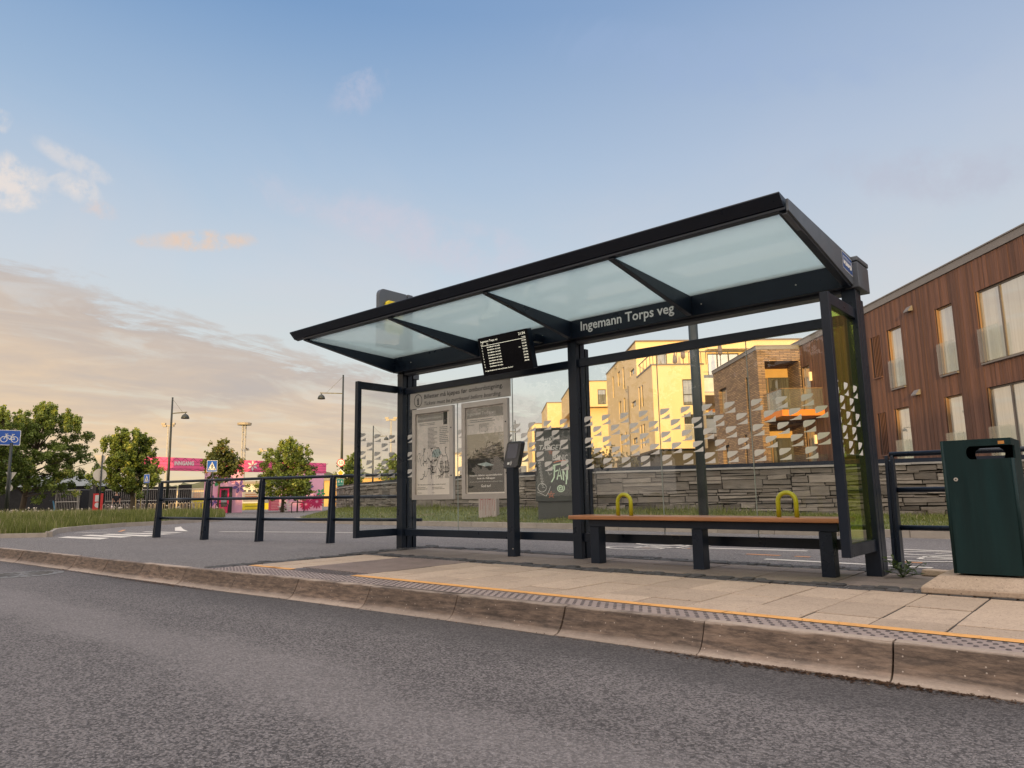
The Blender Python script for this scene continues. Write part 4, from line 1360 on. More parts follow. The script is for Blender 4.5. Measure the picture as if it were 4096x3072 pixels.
bc = MB(NF); bc.box(13.0, 14.96, 32.45, 34.69, 1.1, 1.3); bco = bc.build('balcony', CAPG, bb)
bc = MB(NF); bc.box(13.04, 13.93, 32.47, 32.485, 1.3, 2.3); bc.box(13.95, 14.94, 32.47, 32.485, 1.3, 2.3); bc.build('balustrade', BAL, bco)

REND = mat('cream render', (.74, .545, .29), .85, 0, .05, .6, .15, 60, dirt=((.55, .45, .32), .5, .55, .8, .35))
RENDP = mat('warm render', (.62, .50, .38), .85, 0, .06, .6, .15, 60)
ya = thing('apartment_building', 'cream apartment block with stepped roof terrace seen through the shelter glass', 'building', nf(10.96, 50, 1), NROT)
m_ = MB(NF)
AF = [(13.07, 14.1, 6.78, 8.63), (13.07, 14.2, 4.36, 6.14)]
wallface(m_, 'o', 50.0, 10.96, 14.62, 3.75, 9.66, AF, .15)
LF = [(54.47, 55.1, 7.04, 8.83), (53.36, 54.05, 7.18, 8.8), (61.0, 61.7, 7.65, 8.9), (63.15, 64.25, 7.3, 8.9), (56.4, 58.2, 7.6, 8.05)]
LF = LF + [(a, b, z - 2.95, w - 2.95) for a, b, z, w in LF]
LU = [(66.6, 67.3, 9.68, 11.7), (63.1, 64.3, 10.3, 11.6), (60.9, 61.7, 9.68, 11.55), (56.5, 58.2, 10.2, 10.66)]
wallface(m_, 'd', 10.96, 50.0, 71, 3.75, 9.66, LF, .15)
wallface(m_, 'd', 10.96, 55.5, 71, 9.66, 12.55, LU, .15)
BF = [(12.62, 13.4, 9.75, 11.58), (16.6, 19.1, 9.75, 11.53)]
wallface(m_, 'o', 55.5, 10.96, 27, 9.66, 12.55, BF, .15)
m_.add([(10.96, 50, 9.66), (14.62, 50, 9.66), (14.62, 55.5, 9.66), (10.96, 55.5, 9.66)], [(0, 1, 2, 3)])
m_.add([(10.96, 55.5, 12.55), (27, 55.5, 12.55), (27, 71, 12.55), (10.96, 71, 12.55)], [(0, 1, 2, 3)])
m_.add([(14.62, 50, 3.75), (14.62, 55.5, 3.75), (14.62, 55.5, 9.66), (14.62, 50, 9.66)], [(0, 1, 2, 3)])
m_.add([(10.96, 50, 3.75), (10.96, 71, 3.75), (14.62, 71, 3.75), (14.62, 50, 3.75)], [(0, 1, 2, 3)])
wallface(m_, 'o', 55.5, 14.62, 27, 1, 9.66, (), .1)
wallface(m_, 'd', 10.96, 71.0, 71.01, 1, 12.5)
m_.build('wall', REND, ya)
m_ = MB(NF); m_.box(11.6, 14.5, 50.9, 70.5, .6, 3.74); m_.build('ground_floor', mat('dark base', (.05, .045, .04), .7), ya)
c_ = MB(NF)
c_.box(10.9, 14.68, 49.94, 50.12, 9.66, 9.76); c_.box(10.9, 11.05, 50.12, 55.5, 9.66, 9.76); c_.box(10.9, 27, 55.42, 55.6, 12.55, 12.66); c_.box(10.9, 11.05, 55.6, 71.1, 12.55, 12.66)
c_.build('roof_flashing', mat('brown flashing', (.14, .11, .09), .5), ya)
for o in LF + LU: window(ya, 'd', 10.96, o, .14, FRD, WIND if o[1] - o[0] < 1 else WINM, (), (), .07)
window(ya, 'o', 50, AF[0], .14, FRD, WINM, (), (7.55,), .07); window(ya, 'o', 50, AF[1], .14, FRD, WIND, (), (), .07)
window(ya, 'o', 55.5, BF[0], .14, FRD, WINM); window(ya, 'o', 55.5, BF[1], .14, FRD, WINP, (17.4, 18.3), (), .07)
c_ = MB(NF); c_.box(16.4, 19.7, 54.6, 55.5, 11.72, 11.78); c_.build('awning', mat('pale awning', (.6, .52, .36), .7), ya)
for o, d_ in ((14.35, 49.93), (10.89, 59.2)):
    r_ = MB(NF); r_.tube([(o, d_, 3.75), (o, d_, 9.6)], .055, 8); r_.build('downpipe', CAPG, ya)
for d_, z in ((64.9, 12.2), (59.6, 9.3)):
    r_ = MB(NF); r_.box(10.80, 10.955, d_, d_ + .2, z - .12, z + .12); r_.build('vent_hood', CAPG, ya)
r_ = MB(NF)
for o in [11.1 + i * .86 for i in range(5)] + [14.9, 15.7, 16.5]: r_.box(o - .02, o + .02, 50.15, 50.19, 9.7, 10.62)
for dd in (51.2, 52.4, 53.6, 54.8): r_.box(11.08, 11.12, dd - .02, dd + .02, 9.7, 10.62)
r_.box(11.08, 17.5, 50.14, 50.2, 10.6, 10.66); r_.box(11.07, 11.13, 50.2, 55.4, 10.6, 10.66)
ro = r_.build('terrace_railing', FRD, ya)
for z in (8.3, 5.35):
    b_ = MB(NF); b_.box(14.64, 17.4, 50.6, 55.4, z - .75, z - .55); b_o = b_.build('balcony', RENDP, ya)
    b_ = MB(NF); b_.box(14.64, 17.4, 50.6, 50.62, z - .5, z + .5); b_.build('balustrade', mat('balcony glass', (.6, .6, .55), .2), b_o)
    b_ = MB(NF); b_.box(14.7, 17.4, 55.35, 55.45, z - .5, z + 1.5); b_.build('door', WIND, b_o)
b_ = MB(NF); b_.box(15.0, 17.4, 50.6, 50.64, 6.35, 6.55); b_.build('orange_edge', mat('orange edge', (.7, .22, .03), .5), ya)
b_ = MB(NF)
for i in range(14): b_.box(13.08 + i * .08, 13.12 + i * .08, 49.93, 49.97, 4.36, 5.4)
b_.box(13.05, 14.22, 49.92, 49.98, 5.4, 5.45); b_.box(13.05, 14.22, 49.92, 49.98, 4.33, 4.38)
b_.build('window_railing', mat('pale railing', (.5, .48, .42), .5), ya)


def block(label, o0, o1, d0, d1, z1, wins, over=None):
    t = thing('apartment_building', label, 'building', nf(o0, d0, 0), NROT, 'cream apartment blocks behind the shelter')
    m = MB(NF)
    zb = over or 0
    wallface(m, 'o', d0, o0, o1, zb, z1, wins, .15); wallface(m, 'd', o0, d0, d1, zb, z1)
    m.add([(o0, d0, z1), (o1, d0, z1), (o1, d1, z1), (o0, d1, z1)], [(0, 1, 2, 3)])
    m.add([(o1, d0, zb), (o1, d1, zb), (o1, d1, z1), (o1, d0, z1)], [(0, 1, 2, 3)])
    if over:
        m.add([(o0, d0, zb), (o1, d0, zb), (o1, d1, zb), (o0, d1, zb)], [(0, 1, 2, 3)])
        m.box(o0 + .6, o1 - .4, d0 + .8, d1, 0, zb - .001)
    m.build('wall', REND, t)
    m = MB(NF); m.box(o0 - .06, o1, d0 - .06, d0 + .1, z1, z1 + .1); m.box(o0 - .06, o0 + .1, d0 + .1, d1, z1, z1 + .1); m.build('roof_flashing', mat('brown flashing', (.14, .11, .09), .5), t)
    for w in wins: window(t, 'o', d0, w, .14, FRD, WINM)
block('tall cream block with a jutting top floor, left of the stepped terrace block', 8.35, 16, 78, 93, 13.0, [(11.0, 11.92, 10.45, 12.1)], 10.2)
block('cream block just left of the middle shelter post, lower than its neighbour', 6.65, 14, 96, 108, 13.0, [])
block('lowest and farthest cream block, above the tall dark cabinet', 5.3, 13, 112, 130, 11.8, [(6.4, 7.4, 8.5, 10.3)])


def parasol(label, o, d, z, h):
    t = thing('parasol', label, 'parasol', nf(o, d, z), 0, 'closed parasols on the roof terrace')
    c = nf(o, d, z)
    m = MB(); m.tube([c, c + Z3 * h], .03, 6); m.build('pole', FRD, t)
    m = MB(); m.lathe([(.05, h * .35), (.17, h * .42), (.15, h * .6), (.09, h * .85), (.02, h)], c, 10); m.build('canopy', mat('grey canvas', (.17, .14, .14), .9), t)
parasol('closed grey parasol in front of the wide terrace window', 16.3, 51.3, 9.76, 2.25)
parasol('closed grey parasol just left of the pole on the roof terrace', 13.75, 52.0, 9.76, 2.0)
parasol('smallest closed parasol, leftmost on the roof terrace', 13.25, 52.5, 9.76, 1.3)

# ---------------------------------------------------------------- cabinets with graffiti


def oriented_box(mb, c, r, w, dth, z0, z1):
    f = Vector((r.y, -r.x, 0))     # towards the viewer
    P = [c - r * w / 2 + f * 0, c + r * w / 2, c + r * w / 2 - f * dth, c - r * w / 2 - f * dth]
    mb.hexa([Vector((p.x, p.y, z0)) for p in P], [Vector((p.x, p.y, z1)) for p in P])
cr = Vector((.86, .51, 0)).normalized()
cc = at(2215, 1850, 15.3); cc.z = 0
CABM = mat('dark cabinet paint', (.045, .052, .048), .45, 0, .2, 2.5, .05, 60, dirt=((.13, .13, .115), 3, .5, .8, .5))
ca = thing('utility_cabinet', 'tall dark cabinet covered in white and green graffiti behind the card reader', 'cabinet', (cc.x, cc.y, .3))
m_ = MB(); oriented_box(m_, cc, cr, .80, .42, .55, 2.06); body = m_.build('body', CABM, ca, bevel=.012)
m_ = MB(); oriented_box(m_, cc - Vector((cr.y, -cr.x, 0)) * .04, cr, .72, .34, .1, .545); m_.build('plinth', mat('cabinet plinth', (.06, .065, .06), .7), ca)
m_ = MB(); oriented_box(m_, cc + Vector((cr.y, -cr.x, 0)) * .03, cr, .84, .48, 2.062, 2.10); m_.build('lid', CABM, ca, bevel=.01)
def gf(u, v, w): return cc + cr * u + Vector((cr.y, -cr.x, 0)) * (.004 + w) + Z3 * v
g = MB()
def arc(cx, cy, r0, r1, a0, a1, n=24): return [(cx + lerp(r0, r1, i / n) * math.cos(rad(lerp(a0, a1, i / n))), cy + lerp(r0, r1, i / n) * math.sin(rad(lerp(a0, a1, i / n)))) for i in range(n + 1)]
g.mi = 0
for pl in ([(-.02, 1.22), (-.01, 1.30), (.20, 1.34)], [(.02, 1.30), (.0, 1.05), (-.06, .95)], [(.0, 1.16), (.09, 1.2)], [(.06, 1.0), (.12, 1.24), (.16, 1.0)], [(.08, 1.08), (.15, 1.08)], [(.19, 1.2), (.2, .98)], [(.19, 1.2), (.28, 1.0), (.29, 1.32)], [(.29, 1.32), (.25, .9)]):
    g.stroke(pl, gf, .026)
g.stroke(arc(.13, .82, .012, .085, 0, 760, 40), gf, .02)
g.mi = 1
rn = random.Random(9)
x0 = -.34
for i in range(9):
    z = 1.42 - i * .065
    g.stroke([(x0 + i * .008, z), (x0 + .05 + i * .008, z - .03), (x0 + .01 + i * .008, z - .05), (x0 + .07 + i * .008, z - .06)], gf, .008)
g.stroke(arc(-.26, .84, .09, .09, 0, 350), gf, .008); g.stroke([(-.36, .75), (-.25, .70), (-.18, .66), (-.12, .76), (-.08, .86)], gf, .008)
text(g, 'MANIC', gf, -.02, 1.40, .13, .32, bold=-.005)
text(g, 'TARGET', gf, -.30, 1.63, .11, .50, shear=.3)
g.stroke(arc(-.02, 1.86, .02, .07, 0, 640), gf, .01); text(g, 'SHO', gf, -.26, 1.82, .07, .2)
g.stroke([(-.10, 1.28), (-.13, 1.18), (-.10, 1.10), (-.05, 1.14)], gf, .008)
g.mi = 2
def star(cx, cy, r, w): g.stroke([(cx + r * math.cos(rad(90 + 144 * i)), cy + r * math.sin(rad(90 + 144 * i))) for i in range(5)], gf, w, 0, True)
star(-.07, .69, .075, .014); star(-.06, 1.58, .05, .010)
g.stroke([(-.0, 1.36), (.1, 1.39), (.24, 1.40), (.28, 1.385)], gf, .014)
g.build('graffiti', [flat('mint spray paint', (.52, .68, .50)), flat('white spray paint', (.62, .62, .58)), flat('orange spray paint', (.70, .20, .10))], body)
m_ = MB(); hc = gf(-.37, 1.2, 0); m_.box(hc.x - .02, hc.x + .02, hc.y - .03, hc.y + .01, 1.1, 1.3); m_.build('handle', BLACKP, body)
gc = at(1950, 2030, 16.6); gc.z = 0
gb_ = thing('electrical_box', 'small weathered grey box with dripping red graffiti on the verge', 'electrical box', (gc.x, gc.y, .3))
m_ = MB(); oriented_box(m_, gc, cr, .42, .32, .05, 1.0); body = m_.build('body', mat('pale box paint', (.42, .36, .33), .6, 0, .2, 4, 0, 60, st=(4, 4, .5), dirt=((.2, .16, .15), 5, .5, .75, .6)), gb_, bevel=.01)
def gf2(u, v, w): return gc + cr * u + Vector((cr.y, -cr.x, 0)) * (.004 + w) + Z3 * v
g = MB(); text(g, 'CANDY', gf2, -.17, .60, .12, .34, shear=.2)
for i in range(9): g.stroke([(-.16 + i * .04, .60), (-.16 + i * .04, .60 - rn.uniform(.1, .38))], gf2, .006)
g.build('graffiti', flat('dark red spray paint', (.30, .03, .04)), body)
m_ = MB(); oriented_box(m_, gc + Vector((cr.y, -cr.x, 0)) * .02, cr, .46, .37, 1.002, 1.04); m_.build('lid', CABM, gb_)
# pole behind the shelter
pc_ = at(2814, 2040, 12.6); pc_.z = 0
pl = MB(); pl.tube([(pc_.x, pc_.y, .1), (pc_.x, pc_.y, 3.9)], .083, 16)
po = tag(pl.build('sign_pole', mat('green grey pole', (.025, .035, .032), .45, 0, .15, 4, dirt=((.10, .10, .09), 5, .55, .8, .5)), smooth=True), 'thick dark green pole on the verge right behind the shelter bench', 'pole')
st_m = MB()
for z in (1.30, 1.18, .98):
    pass
# ---------------------------------------------------------------- lamps, masts, signs
LAMPM = mat('dark lamp paint', (.022, .028, .026), .45, 0, .1, 3)
POLEM = mat('green grey pole paint', (.016, .021, .019), .45, 0, .15, 3)


def street_lamp(label, px, dep, top, reach, side):
    p = spot(px, dep)
    top_z = at(px, top, dep).z
    t = thing('street_lamp', label, 'street lamp', p, 0, 'slender street lamps with hanging bell shades')
    m = MB(); m.tube([p, p + Z3 * (top_z - p.z) * .5, Vector((p.x, p.y, top_z))], [.10, .075, .05], 10); m.build('pole', POLEM, t, smooth=True)
    za = lerp(p.z, top_z, .862)
    e = Vector((p.x, p.y, za + .06)) + RT * side * reach
    m = MB(); m.bar((p.x, p.y, za), e, .035, .06); m.tube([Vector((p.x, p.y, top_z - .1)), e - RT * side * reach * .28], .008, 6); m.build('arm', POLEM, t)
    c = e - RT * side * .09
    m = MB(); m.lathe([(.02, -.02), (.03, -.09), (.09, -.12), (.19, -.21), (.235, -.33), (.24, -.40), (.20, -.40)], c, 16); m.build('lamp_shade', LAMPM, t, smooth=True)
street_lamp('tall street lamp with its arm to the right, beside the pink entrance banner', 668, 44, 1590, .93, 1)
street_lamp('street lamp carrying the 50 sign, arm to the left, left of the shelter', 1364, 46, 1500, 1.48, -1)
street_lamp('distant street lamp with arm to the right, seen through the left side glass', 1490, 72, 1703, 1.4, 1)
street_lamp('distant street lamp with arm to the left, seen just right of the app poster', 2066, 69, 1681, .95, -1)

FLM = mat('pale mast paint', (.46, .42, .36), .6)


def flood_mast(label, px, dep, top, wpx, lattice=False):
    p = spot(px, dep); p.z = -.4
    zt = at(px, top, dep).z
    w = wpx * dep / FPX
    t = thing('floodlight_mast', label, 'floodlight mast', p, 0, 'floodlight masts of the sports ground')
    m = MB()
    if lattice:
        for s in (-1, 1):
            for r in (-1, 1): m.tube([p + RT * s * w * .1 + FW * r * w * .1, Vector((p.x, p.y, zt)) + RT * s * w * .1 + FW * r * w * .1], .09, 5)
        n = 18
        for i in range(n): m.tube([p + RT * (w * .1) * (1 if i % 2 else -1) + Z3 * (zt - p.z) * i / n, p + RT * (w * .1) * (-1 if i % 2 else 1) + Z3 * (zt - p.z) * (i + 1) / n], .05, 4)
    else: m.tube([p, Vector((p.x, p.y, zt))], [.20, .12], 8)
    m.build('mast', FLM, t)
    m = MB()
    c = Vector((p.x, p.y, zt))
    if lattice:
        m.lathe([(w * .5, .0), (w * .52, .5), (w * .3, .7), (w * .25, .3)], c - Z3 * .4, 14)
    else:
        m.bar(c - RT * w * .5, c + RT * w * .5, .15, .2)
        for s in (-1, 1):
            for j in (0, 1):
                q = c + RT * s * w * (.38 + .12 * j) + Z3 * (.3 if j else -.1)
                m.bar(q - RT * .38, q + RT * .38, .5, .36)
    m.build('lamp_head', mat('lamp housing', (.38, .32, .25), .5), t)
flood_mast('floodlight mast right behind the tall street lamp', 657, 140, 1702, 38)
flood_mast('tall lattice floodlight mast with a round ring head above the banner', 966, 170, 1694, 54, True)
flood_mast('low floodlight mast above the tree by the pink tower', 1057, 170, 1802, 40)
flood_mast('floodlight mast seen through the left side glass of the shelter', 1562, 150, 1678, 34)

BLUE = flat('blue sign face', (.008, .085, .42), .35)
SIGNW = flat('white sign face', (.75, .74, .72), .4)
SIGNB = flat('black sign print', (.012, .012, .012), .4)
SIGNG = mat('bare sign back', (.62, .57, .50), .45, .3, .06, 3)
REDS = flat('red sign print', (.55, .02, .02), .4)
YELS = flat('yellow sign print', (.78, .42, .02), .4)
GRNS = flat('green sign face', (.0, .20, .14), .4)


def facing(c, yaw=0):
    "plane at c turned towards the photographer (yaw degrees off)"
    f = Vector((-c.x, -c.y, 0)).normalized()
    f = Matrix.Rotation(rad(yaw), 3, 'Z') @ f
    r = Vector((-f.y, f.x, 0))
    return (lambda u, v, w: c + r * u + Z3 * v + f * w), r, f


def signpole(name, label, px, dep, top, r=.035, group=None):
    p = spot(px, dep)
    t = thing(name, label, 'road sign', p, 0, group)
    zt = at(px, top, dep).z
    m = MB(); m.tube([p - Z3 * .2, Vector((p.x, p.y, zt))], r, 10); m.build('pole', POLEM, t, smooth=True)
    return t, p


def plate(t, name, fn, poly, mats, layers, th=.012):
    m = MB()
    m.mi = 0; m.prism(poly, fn, -th, 0)
    o = m.build(name, SIGNG, t)
    if layers:
        g = MB()
        for k, (mi, fnc) in enumerate(layers):
            g.mi = mi; fnc(g, lambda u, v, w, k=k: fn(u, v, .0015 * (k + 1)))
        g.build('sign_face', mats, o)
    return o


# bicycle sign
dep = 25
t, p = signpole('bicycle_sign', 'square blue bicycle sign on a dark pole at the left edge', 26, dep, 1772, .045)
c = at(37, 1751, dep); fn, r_, f_ = facing(c, 4); fn0 = fn
fn = lambda u, v, w: fn0(u, v, w + .05)
def bike(g, f):
    for u0 in (-.155, .155): g.stroke([(u0 + .095 * math.cos(i * PI / 14), -.06 + .095 * math.sin(i * PI / 14)) for i in range(28)], f, .022, 0, True)
    for pl in ([(-.155, -.06), (-.085, .12), (-.04, .125)], [(-.085, .12), (-.13, .12)], [(-.10, .075), (.075, .045)], [(-.10, .065), (.015, -.065)], [(.015, -.065), (.105, .11)], [(.155, -.06), (.09, .07)], [(.155, -.06), (.015, -.065)], [(.06, .115), (.145, .115)]): g.stroke(pl, f, .022)
plate(t, 'sign_plate', fn, rrect(-.325, .325, -.265, .265, .03), [SIGNW, BLUE], [(0, lambda g, f: g.poly(rrect(-.322, .322, -.262, .262, .03), f)), (1, lambda g, f: g.poly(rrect(-.306, .306, -.246, .246, .025), f)), (0, bike)])


def yield_back(label, px, dep, tri_c, rnd_c, w, r, yaw):
    t, p = signpole('yield_sign', label, px, dep, tri_c[1] - 22 * 36 / dep, .04, 'backs of yield signs by the grass')
    for q, kind in ((tri_c, 't'), (rnd_c, 'r')):
        c = at(q[0], q[1], dep); fn, r_, f_ = facing(c, yaw)
        fnn = lambda u, v, wv, fn=fn: fn(u, v, wv - .06)
        if kind == 't': plate(t, 'triangle_plate', fnn, [(-w / 2, w * .42), (w / 2, w * .42), (0, -w * .46)], [], [])
        else: plate(t, 'round_plate', fnn, [(r * math.cos(i * PI / 14), r * math.sin(i * PI / 14)) for i in range(28)], [], [])
yield_back('backs of a triangle and a round sign next to the bicycle sign', 34, 42, (46, 1906), (39, 1951), .60, .20, 28)
yield_back('backs of a triangle and a round sign in front of the red totem', 398, 36, (405, 1843), (400, 1899), .66, .305, 6)


def ped(label, px, dep, x0, x1, y0, y1, yaw):
    t, p = signpole('crossing_sign', label, px, dep, y1 - 4, .04, 'blue pedestrian crossing signs')
    c = at((x0 + x1) / 2, (y0 + y1) / 2, dep); fn, r_, f_ = facing(c, yaw)
    hgt = (y1 - y0) * dep / FPX / 2
    s = hgt
    fnn = lambda u, v, w: fn(u, v, w + .06)
    def man(g, f):
        g.poly([(.0 + .09 * s * math.cos(i * PI / 6), .36 * s + .09 * s * math.sin(i * PI / 6)) for i in range(12)], f)
        for pl, wd in (([(0, .24), (.02, -.12)], .17), ([(.02, -.1), (-.10, -.35), (-.22, -.62)], .10), ([(.02, -.1), (.14, -.36), (.20, -.62)], .10), ([(0, .2), (-.16, -.02), (-.2, -.16)], .07), ([(0, .2), (.18, .02), (.26, -.1)], .07)):
            g.stroke([(a * s, b * s) for a, b in pl], f, wd * s)
        for a in (-.46, .46): g.poly([(a * s - .07 * s, -.62 * s), (a * s + .07 * s, -.62 * s), (a * s * .86 + .06 * s, -.36 * s), (a * s * .86 - .06 * s, -.36 * s)], f)
    plate(t, 'sign_plate', fnn, rrect(-.84 * s, .84 * s, -s, s, .06 * s), [SIGNW, BLUE, SIGNB], [(0, lambda g, f: g.poly(rrect(-.83 * s, .83 * s, -.99 * s, .99 * s, .06 * s), f)), (1, lambda g, f: g.poly(rrect(-.78 * s, .78 * s, -.94 * s, .94 * s, .05 * s), f)), (0, lambda g, f: g.poly([(-.66 * s, -.68 * s), (.66 * s, -.68 * s), (0, .74 * s)], f)), (2, man)])
ped('blue pedestrian crossing sign in front of the small tree and pink banner', 846, 42, 829, 867, 1842, 1888, 3)
ped('smaller, more turned blue pedestrian crossing sign above the fence', 588, 40, 574, 607, 1897, 1932, -48)

dep = 45.9
t = thing('speed_sign', 'round red and white 50 sign on the street lamp left of the shelter', 'road sign', spot(1363, dep), 0)
c = at(1363, 1851, dep); fn, r_, f_ = facing(c, 2); R5 = 15.5 * dep / FPX
fa_ = lambda u, v, w: fn(u, v, w + .09)
circ = lambda r: [(r * math.cos(i * PI / 16), r * math.sin(i * PI / 16)) for i in range(32)]
plate(t, 'sign_plate', fa_, circ(R5), [SIGNW, REDS, SIGNB], [(1, lambda g, f: g.poly(circ(R5 * .99), f)), (0, lambda g, f: g.poly(circ(R5 * .80), f)), (2, lambda g, f: text(g, '50', f, 0, -R5 * .42, R5 * .84, R5 * 1.12, 'C', bold=.01))])
t = thing('priority_sign', 'yellow and white diamond priority sign under the 50 sign', 'road sign', spot(1362, dep), 0)
c = at(1362, 1892, dep); fnp, _, _ = facing(c, 2); dR = 17 * dep / FPX
dia = lambda r: [(r, 0), (0, r), (-r, 0), (0, -r)]
plate(t, 'sign_plate', lambda u, v, w: fnp(u, v, w + .09), dia(dR), [SIGNW, YELS, SIGNB], [(2, lambda g, f: g.poly(dia(dR), f)), (0, lambda g, f: g.poly(dia(dR * .95), f)), (1, lambda g, f: g.poly(dia(dR * .66), f))])
t = thing('route_sign', 'green E6 route sign at the foot of the sign stack, above the railing', 'road sign', spot(1361, dep), 0)
c = at(1361, 1930, dep); fnq, _, _ = facing(c, 2); s = 15 * dep / FPX
plate(t, 'sign_plate', lambda u, v, w: fnq(u, v, w + .09), rrect(-s * .88, s * .88, -s, s, .03), [SIGNW, GRNS], [(0, lambda g, f: g.poly(rrect(-s * .87, s * .87, -s * .98, s * .98, .03), f)), (1, lambda g, f: g.poly(rrect(-s * .82, s * .82, -s * .93, s * .93, .03), f)), (0, lambda g, f: text(g, 'E 6', f, 0, 0, s * .6, s * 1.1, 'C', bold=.01)), (0, lambda g, f: g.stroke([(-s * .7, -s * .45), (s * .7, -s * .45)], f, s * .06))])

# ---------------------------------------------------------------- trees
LEAF = leafmat('maple leaves', (.066, .100, .017), (.25, .32, .060), (.40, .40, .08))
LEAFR = leafmat('young maple leaves', (.060, .085, .020), (.22, .23, .055), (.36, .18, .06))
BARK = mat('bark', (.10, .075, .05), .9, 0, .25, 6, .8, 25, st=(3, 3, .7))


def tree(label, px, dep, top, wpx, bot, seed, nleaf, trunk_px=None, leafm=None, leaf=.15, group='trees beyond the road', base=None, hgt=None, tr=.13, spikes=8, zlift=0, name='maple_tree'):
    rn = random.Random(seed)
    p = base if base is not None else spot(trunk_px or px, dep)
    h = hgt if hgt else at(px, top, dep).z - p.z
    R = wpx * dep / FPX / 2
    z0 = (at(px, bot, dep).z - p.z) if bot else h * .3
    off = (at(px, 2000, dep) - at(trunk_px or px, 2000, dep)) if base is None else Vector()
    off.z = 0
    t = thing(name, label, 'tree', p, 0, group)
    lv, tk = MB(), MB()
    tk.tube([p + Vector((0, 0, -.2)), p + Vector((.02, .01, z0 * .6)) + off * .1, p + off * .3 + Z3 * h * .45, p + off * .6 + Z3 * h * .72, p + off + Z3 * h * .9], [tr * 1.15, tr * .95, tr * .6, tr * .3, .02], 9)
    clusters = []
    nb = 36
    for i in range(nb):
        q = (i + .5) / nb
        a = i * 2.39996 + rn.uniform(-.3, .3)
        prof = math.sin(PI * (.16 + .80 * q ** .85)) ** .8
        rr = R * prof * rn.uniform(.72, 1.08)
        zs = lerp(z0 * .75, h * .66, q)
        ze = lerp(z0 + .04 * h, h * .93, q) + rn.uniform(-.03, .05) * h
        s = p + off * q * .7 + Z3 * zs
        e = p + off + Vector((math.cos(a) * rr, math.sin(a) * rr, ze))
        m = (s + e) / 2 + Z3 * (.06 * h) * rn.uniform(-.3, 1)
        pts = [s, (s + m) / 2 + Vector((rn.uniform(-.1, .1), rn.uniform(-.1, .1), 0)), m, e]
        tk.tube(pts, [tr * .32, tr * .22, tr * .13, .008], 5)
        for _ in range(int(7 + rr * 2.2)):
            k = rn.uniform(.28, 1.0) ** .75
            c = (s.lerp(m, k * 2) if k < .5 else m.lerp(e, k * 2 - 1))
            sp = .19 * R * (1.2 - k * .45)
            c = c + Vector((rn.gauss(0, sp), rn.gauss(0, sp), rn.gauss(0, sp * .7)))
            clusters.append((c, rn.uniform(.12, .28) * (.6 + .22 * R), min(1, max(0, rn.gauss(.42, .24)))))
    for i in range(spikes):
        a = rn.uniform(0, 2 * PI); rr = R * rn.uniform(0, .75)
        b = p + off + Vector((math.cos(a) * rr, math.sin(a) * rr, h * (lerp(.93, .70, (rr / R) ** 1.2))))
        L = h * rn.uniform(.06, .13)
        tk.tube([b - Z3 * L * .8, b + Z3 * L * .8], [.02, .006], 4)
        for k in range(6): clusters.append((b + Z3 * L * (k / 5 * 1.1 - .25) + Vector((rn.uniform(-.05, .05), rn.uniform(-.05, .05), 0)), .10 + .05 * R / 2, rn.uniform(.5, 1.0)))
    wsum = sum(c[1] ** 2 for c in clusters)
    for c, r, tv in clusters:
        n = max(3, int(nleaf * r * r / wsum))
        for _ in range(n):
            d = Vector((rn.gauss(0, 1), rn.gauss(0, 1), rn.gauss(0, .75)))
            d.normalize()
            q = c + d * r * rn.random() ** .45
            nrm = (d * .7 + Vector((rn.gauss(0, .6), rn.gauss(0, .6), rn.gauss(.55, .5)))).normalized()
            u = nrm.orthogonal().normalized()
            u = Matrix.Rotation(rn.uniform(0, 2 * PI), 3, nrm) @ u
            v = nrm.cross(u)
            s = leaf * rn.uniform(.6, 1.25)
            lv.tv = min(1, max(0, tv + rn.gauss(0, .16)))
            lv.add([q - u * s * .5, q + v * s * .42 + nrm * s * .08, q + u * s * .6 - nrm * s * .1, q - v * s * .42 + nrm * s * .08], [(0, 1, 2), (0, 2, 3)])
    lv.build('crown', leafm or LEAF, t)
    tk.build('trunk', BARK, t, smooth=True)
    return t


tree('leafy tree cut by the left edge, behind the bicycle sign', -20, 47, 1632, 215, 1960, 1, 13000, leaf=.135, tr=.15, spikes=20)
tree('largest bushy tree, standing in the grass right of the bicycle sign', 158, 51, 1622, 400, 1965, 2, 40000, 88, tr=.19, leaf=.135, spikes=34)
tree('broad bushy tree between the red totem and the tall street lamp', 504, 45, 1720, 268, 1966, 3, 26000, 533, leaf=.125, tr=.14, spikes=22)
tree('small slim tree directly behind the pedestrian crossing sign', 880, 49, 1758, 150, 1905, 4, 4200, 872, LEAFR, leaf=.18, tr=.065, spikes=4)
tree('round tree in front of the right pink tower', 1150, 52, 1760, 246, 1990, 5, 18000, 1128, leaf=.13, tr=.11, spikes=18)
tree('thin low tree squeezed between the pink tower and its bigger neighbour', 1195, 51, 1890, 110, 1990, 6, 1500, 1189, tr=.05, spikes=2)
tree('small tree behind the stone wall just left of the shelter', 1400, 48, 1815, 120, 1960, 7, 3000, 1400, tr=.07)
tree('small tree behind the wall, seen through the left side glass', 1568, 48, 1815, 110, 1960, 8, 3000, 1566, tr=.07)
SHRUBL = leafmat('spring shrub leaves', (.11, .09, .03), (.34, .27, .12), (.5, .42, .25))


